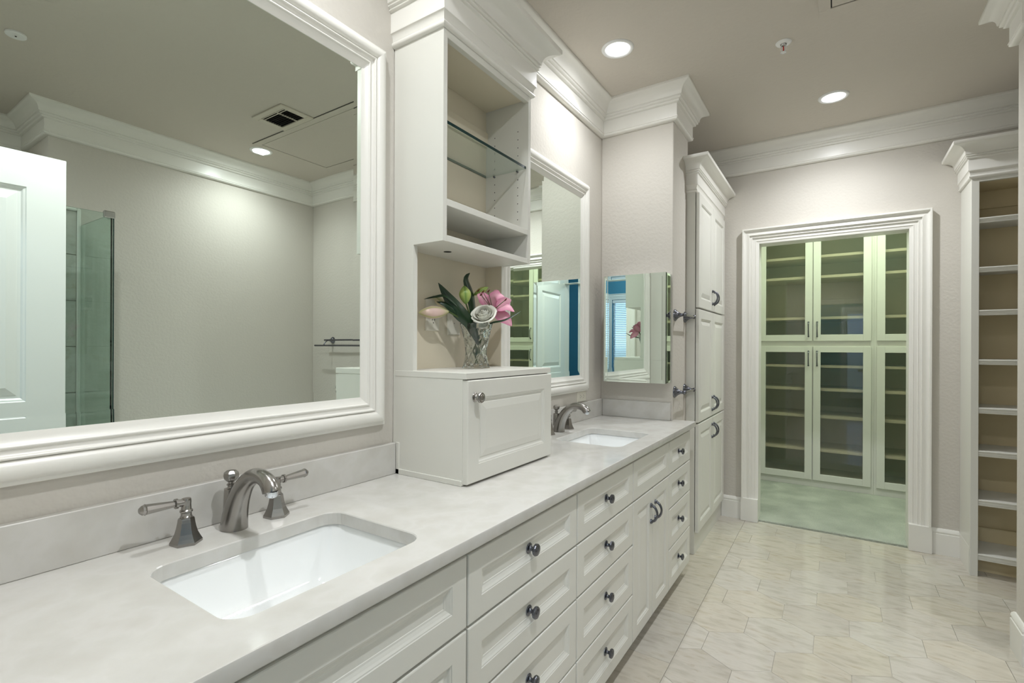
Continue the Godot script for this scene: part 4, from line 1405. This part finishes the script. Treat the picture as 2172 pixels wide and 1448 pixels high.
func smooth_pts(ctl: Array, n: int) -> Array:
	var cv := Curve3D.new()
	for i in ctl.size():
		var a: Vector3 = ctl[maxi(i - 1, 0)]
		var b: Vector3 = ctl[mini(i + 1, ctl.size() - 1)]
		cv.add_point(ctl[i], -(b - a) / 6.0, (b - a) / 6.0)
	var out := []
	for k in n + 1:
		var t := float(k) / n * (ctl.size() - 1)
		var i := mini(int(t), ctl.size() - 2)
		out.append(cv.sample(i, t - i))
	return out

# a leaf or petal: centre line, half width at its middle, side the face looks to, cross bend, edge colours
func blade(s: SurfaceTool, ctl: Array, half: float, face: Vector3, bend := 0.25, peak := 0.45, mid := Color.WHITE, edge := Color.WHITE, wave := 0.0):
	var n := 14
	var m := 6
	var pts := smooth_pts(ctl, n)
	var g := []
	for i in n + 1:
		var t := float(i) / n
		var tg: Vector3 = (pts[mini(i + 1, n)] - pts[maxi(i - 1, 0)]).normalized()
		var side := tg.cross(face).normalized()
		var nr := side.cross(tg).normalized()
		var w: float
		if t < peak: w = sin(PI / 2 * (0.16 + 0.84 * t / peak))
		else: w = cos(PI / 2 * pow((t - peak) / (1.0 - peak), 1.12)) * (1.0 - 0.12 * (t - peak) / (1.0 - peak))
		w = maxf(w * half, 0.0004)
		var row := []
		for k in m + 1:
			var u := 2.0 * k / m - 1.0
			row.append(pts[i] + side * u * w - nr * bend * w * (absf(u) ** 1.5) + nr * wave * w * sin(9.0 * t) * u)
		g.append(row)
	for pass_ in 2:
		s.set_smooth_group(1 + pass_)
		for i in n:
			for k in m:
				var off := Vector3.ZERO
				var a: Vector3 = g[i][k]
				var b: Vector3 = g[i][k + 1]
				var c: Vector3 = g[i + 1][k + 1]
				var d: Vector3 = g[i + 1][k]
				if pass_ == 1:      # underside, a leaf's thickness away
					var nn := (b - a).cross(d - a).normalized() * 0.0007
					a -= nn; b -= nn; c -= nn; d -= nn
				var u0 := absf(2.0 * k / m - 1.0)
				var u1 := absf(2.0 * (k + 1) / m - 1.0)
				var ca := mid.lerp(edge, u0)
				var cb := mid.lerp(edge, u1)
				var vs := [[a, ca], [c, cb], [b, cb], [a, ca], [d, ca], [c, cb]] if pass_ == 0 else [[a, ca], [b, cb], [c, cb], [a, ca], [c, cb], [d, ca]]
				for v in vs:
					s.set_color(v[1])
					s.add_vertex(v[0])
	s.set_smooth_group(-1)

func bud(s: SurfaceTool, base: Vector3, tip: Vector3, rad: float, body: Color, seam: Color):
	var ax := (tip - base)
	var len := ax.length()
	ax /= len
	var u := ax.cross(Vector3(0.2, 0.3, 1)).normalized()
	var v := ax.cross(u)
	var n := 16
	var seg := 24
	s.set_smooth_group(1)
	var P := func(i: int, k: int) -> Array:
		var t := float(i) / n
		var a := TAU * (k % seg) / seg
		var shape := pow(sin(PI * clampf(0.03 + 0.97 * t, 0.0, 1.0)), 0.75) * (0.80 + 0.34 * t if t < 0.6 else 1.004 - 0.3 * (t - 0.6))
		var lobes := absf(cos(1.5 * a))
		var r: float = rad * shape * (0.86 + 0.14 * sqrt(lobes)) + 0.0008
		var green := pow(1.0 - lobes, 3.0)
		green = clampf(green + pow(t, 6.0) * 0.8 + pow(1.0 - t, 5.0) * 0.9, 0.0, 1.0)
		return [base + ax * len * t + (u * cos(a) + v * sin(a)) * r, body.lerp(seam, green)]
	for i in n:
		for k in seg:
			var q := [P.call(i, k), P.call(i, k + 1), P.call(i + 1, k + 1), P.call(i + 1, k)]
			for j in [0, 2, 1, 0, 3, 2]:
				s.set_color(q[j][1])
				s.add_vertex(q[j][0])
	s.set_smooth_group(-1)

func bq(a: float, h: float, d: float) -> Vector3: return BF * Vector3(a, h, d)

func flowers():
	var a := -0.58297
	BF = Transform3D(Basis(Vector3.UP, -a), VASE)
	var room := BF.basis.z
	var across := BF.basis.x
	# white rose
	var o := thing("rose", "white rose in full bloom at the front of the vase", "flower", VASE)
	var s := st()
	var ax := (room * 0.74 + Vector3.UP * 0.66 - across * 0.16).normalized()
	var c := bq(0.030, 0.198, 0.040) - ax * 0.014
	var u := ax.cross(Vector3.UP).normalized()
	var v := u.cross(ax)
	# petal rings from the closed heart outwards: count, radius, height, how much the top closes in, lip curl
	var ring := [[2, 0.0060, 0.047, 0.66, 0.0], [3, 0.0110, 0.047, 0.58, 0.0], [3, 0.0170, 0.046, 0.46, 0.08], [4, 0.0235, 0.044, 0.33, 0.2], [4, 0.0300, 0.041, 0.20, 0.4], [5, 0.0350, 0.037, 0.06, 0.7], [5, 0.0385, 0.031, -0.06, 1.0]]
	for q in ring.size():
		var cnt: int = ring[q][0]
		for k in cnt:
			var a0: float = TAU * (k + 0.41 * q) / cnt + rng.randf_range(-0.1, 0.1)
			var span: float = TAU / cnt * 0.88
			var R: float = ring[q][1]
			var hh: float = ring[q][2] * rng.randf_range(0.95, 1.04)
			s.set_smooth_group(1)
			var G := []
			for i in 10:
				var t := i / 9.0
				var row := []
				for j in 11:
					var w := j / 5.0 - 1.0
					var an: float = a0 + w * span * (0.62 + 0.38 * t)
					var top: float = 1.0 - (0.05 + 0.013 * q) * w * w * w * w
					var lip: float = maxf(t - 0.72, 0.0) / 0.28
					var rr: float = R * (sin(PI * (0.13 + 0.37 * t)) - float(ring[q][3]) * t * t) + 0.0075 * float(ring[q][4]) * lip * lip + 0.0016 * w
					row.append(c + ax * (hh * t * top - 0.010 - 0.0045 * float(ring[q][4]) * lip * lip) + (u * cos(an) + v * sin(an)) * rr)
				G.append(row)
			for i in 9:
				for j in 10:
					quad(s, G[i][j], G[i][j + 1], G[i + 1][j + 1], G[i + 1][j])
	part("petals", s, M.rose, o)
	s = st()
	tube(s, smooth_pts([bq(0.006, 0.014, 0.006), bq(0.010, 0.09, 0.012), c - ax * 0.02, c], 8), [0.0028], 8)
	part("stem", s, M.stem, o)
	s = st()
	blade(s, [c - ax * 0.008, c - ax * 0.006 + Vector3(0, -0.012, 0) - across * 0.02, c + room * 0.012 - across * 0.045 + Vector3(0, -0.014, 0)], 0.018, (Vector3.UP + room).normalized(), -0.3, 0.55)
	blade(s, [c - ax * 0.008, c + room * 0.012 + Vector3(0, -0.036, 0), c + room * 0.026 + Vector3(0, -0.040, 0) + across * 0.012], 0.022, (Vector3.UP + room).normalized(), -0.3, 0.6)
	part("petals", s, M.rose, o)
	# pink lily
	o = thing("lily", "open pink lily behind and right of the white rose", "flower", VASE)
	s = st()
	var lc := bq(0.062, 0.214, 0.0)
	var deep := Color(0.86, 0.46, 0.56)
	var pale := Color(0.76, 0.28, 0.44)
	var pet := [
		[bq(0.060, 0.250, 0.020), bq(0.072, 0.268, 0.035), bq(0.105, 0.262, 0.035), room + Vector3.UP * 0.6],
		[bq(0.090, 0.225, 0.020), bq(0.118, 0.228, 0.030), bq(0.142, 0.207, 0.030), Vector3.UP + room * 0.7],
		[bq(0.085, 0.200, 0.012), bq(0.112, 0.182, 0.022), bq(0.133, 0.155, 0.015), room + across * 0.3],
		[bq(0.042, 0.244, 0.010), bq(0.022, 0.264, 0.020), bq(0.004, 0.270, 0.022), room + Vector3.UP * 0.4],
		[bq(0.060, 0.250, -0.020), bq(0.070, 0.280, -0.035), bq(0.062, 0.296, -0.060), room - Vector3.UP * 0.2],
		[bq(0.085, 0.235, -0.025), bq(0.112, 0.258, -0.045), bq(0.130, 0.262, -0.075), room + Vector3.UP * 0.3]]
	for q in pet: blade(s, [lc, q[0], q[1], q[2]], 0.023, q[3].normalized(), 0.28, 0.52, deep, pale, 0.05)
	part("petals", s, M.petal_pink, o)
	s = st()
	for q in [bq(0.008, 0.285, 0.020), bq(0.026, 0.280, 0.030), bq(0.046, 0.282, 0.030), bq(0.020, 0.268, 0.040)]: tube(s, smooth_pts([lc, (lc + q) / 2 + room * 0.01, q], 6), [0.0011], 6)
	tube(s, smooth_pts([lc, bq(0.09, 0.235, 0.03), bq(0.109, 0.250, 0.035)], 6), [0.0015], 6)
	part("stamens", s, M.stem, o).set_meta("kind", "stuff")
	s = st()
	for q in [bq(0.008, 0.285, 0.020), bq(0.026, 0.280, 0.030), bq(0.046, 0.282, 0.030), bq(0.020, 0.268, 0.040), bq(0.109, 0.250, 0.035)]: tube(s, [q - across * 0.005 - Vector3.UP * 0.004, q, q + across * 0.005 + Vector3.UP * 0.006], [0.001, 0.0030, 0.001], 8)
	part("anthers", s, M.anther, o).set_meta("kind", "stuff")
	s = st()
	tube(s, smooth_pts([bq(-0.004, 0.012, 0.0), bq(0.012, 0.085, -0.004), bq(0.040, 0.165, -0.004), lc], 10), [0.0034], 8)
	part("stem", s, M.stem, o)
	s = st()
	blade(s, [bq(0.020, 0.150, 0.02), bq(0.060, 0.170, 0.036), bq(0.110, 0.180, 0.05), bq(0.165, 0.208, 0.05)], 0.0085, Vector3.UP + room * 0.5, 0.5)
	part("leaf", s, M.leaf, o)
	# stem with the upright green bud and the tall dark leaf
	var green := Color(0.46, 0.58, 0.16)
	var dkgreen := Color(0.16, 0.30, 0.06)
	o = thing("lily", "lily stem with an upright yellow green bud and a tall dark leaf", "flower", VASE)
	s = st()
	bud(s, bq(-0.036, 0.235, 0.030), bq(-0.043, 0.303, 0.026), 0.0225, green, dkgreen)
	part("bud", s, M.bud, o)
	s = st()
	tube(s, smooth_pts([bq(0.004, 0.012, -0.004), bq(0.0, 0.10, 0.0), bq(-0.021, 0.189, 0.020), bq(-0.036, 0.237, 0.030)], 10), [0.0030], 8)
	part("stem", s, M.stem, o)
	s = st()
	blade(s, [bq(-0.004, 0.130, 0.0), bq(-0.012, 0.229, -0.004), bq(-0.021, 0.282, -0.006), bq(-0.037, 0.332, -0.008), bq(-0.025, 0.355, -0.008)], 0.021, room * 0.6 + across * 0.75, 0.35, 0.42)
	part("leaf", s, M.leaf, o)
	# stem leaning left with the pale pink bud
	o = thing("lily", "lily stem leaning left with a pale pink bud and broad dark leaves", "flower", VASE)
	s = st()
	bud(s, bq(-0.091, 0.201, 0.100), bq(-0.186, 0.194, 0.150), 0.0225, Color(0.78, 0.56, 0.52), Color(0.46, 0.52, 0.18))
	part("bud", s, M.bud, o)
	s = st()
	tube(s, smooth_pts([bq(0.010, 0.012, 0.004), bq(0.0, 0.10, 0.006), bq(-0.043, 0.170, 0.050), bq(-0.090, 0.201, 0.100)], 10), [0.0030], 8)
	part("stem", s, M.stem, o)
	s = st()
	blade(s, [bq(0.012, 0.085, 0.03), bq(-0.017, 0.160, 0.050), bq(-0.054, 0.203, 0.075), bq(-0.092, 0.252, 0.085), bq(-0.129, 0.305, 0.090)], 0.026, room + across * 0.35, 0.35, 0.5)
	part("leaf", s, M.leaf, o)
	s = st()
	blade(s, [bq(-0.054, 0.215, 0.070), bq(-0.100, 0.259, 0.100), bq(-0.136, 0.255, 0.120), bq(-0.170, 0.242, 0.140)], 0.0105, Vector3.UP + room * 0.6, 0.4)
	part("leaf", s, M.leaf, o)
	s = st()
	blade(s, [bq(-0.031, 0.174, 0.050), bq(-0.067, 0.206, 0.075), bq(-0.100, 0.230, 0.090), bq(-0.133, 0.237, 0.100)], 0.0145, Vector3.UP * 0.8 + room, 0.4, 0.5)
	part("leaf", s, M.leaf, o)
	# small buds behind
	o = thing("lily", "lily stem behind the tall dark leaf with a small green bud bent to the right", "flower", VASE)
	s = st()
	bud(s, bq(-0.012, 0.275, -0.030), bq(0.042, 0.305, -0.035), 0.0125, Color(0.44, 0.52, 0.14), dkgreen)
	part("bud", s, M.bud, o)
	s = st()
	tube(s, smooth_pts([bq(-0.006, 0.012, -0.006), bq(0.002, 0.10, -0.010), bq(-0.006, 0.21, -0.026), bq(-0.013, 0.276, -0.030)], 10), [0.0024], 8)
	part("stem", s, M.stem, o)
	o = thing("lily", "lily stem at the back left with a drooping pale green bud behind the leaves", "flower", VASE)
	s = st()
	bud(s, bq(-0.103, 0.216, 0.050), bq(-0.151, 0.261, 0.065), 0.0145, Color(0.66, 0.58, 0.42), Color(0.36, 0.42, 0.16))
	part("bud", s, M.bud, o)
	s = st()
	tube(s, smooth_pts([bq(-0.002, 0.012, -0.008), bq(-0.006, 0.10, -0.004), bq(-0.043, 0.183, 0.030), bq(-0.101, 0.215, 0.050)], 10), [0.0024], 8)
	part("stem", s, M.stem, o)

# ------------------------------------------------------------------
func _ready():
	rng.seed = 20
	materials()
	view_and_light()
	lights()
	shell()
	vanity()
	countertop()
	sinks()
	faucets()
	framed_mirror(-1.0065, -0.195, "larger white framed mirror over the near sink")
	framed_mirror(-2.5705, -1.842, "white framed mirror over the far sink, beyond the shelf tower")
	tower()
	medicine_cabinet()
	tall_cabinet()
	bookcase()
	closet_cabinets()
	entry_door()
	shower_and_tub()
	towel_bars()
	plate("outlet", "beige duplex outlet in the shelf tower niche, behind the pale bud", 1.405, -1.325, 0.0102, 0.072, 0.114, 2)
	plate("wall_plate", "blank beige wall plate in the shelf tower niche, just left of the vase", 1.392, -1.443, 0.0102, 0.072, 0.114, 0)
	plate("outlet", "beige outlet set sideways under the far framed mirror", 1.0075, -2.60, 0.0, 0.114, 0.062, 2)
	ceiling_fittings()
	vase()
	flowers()
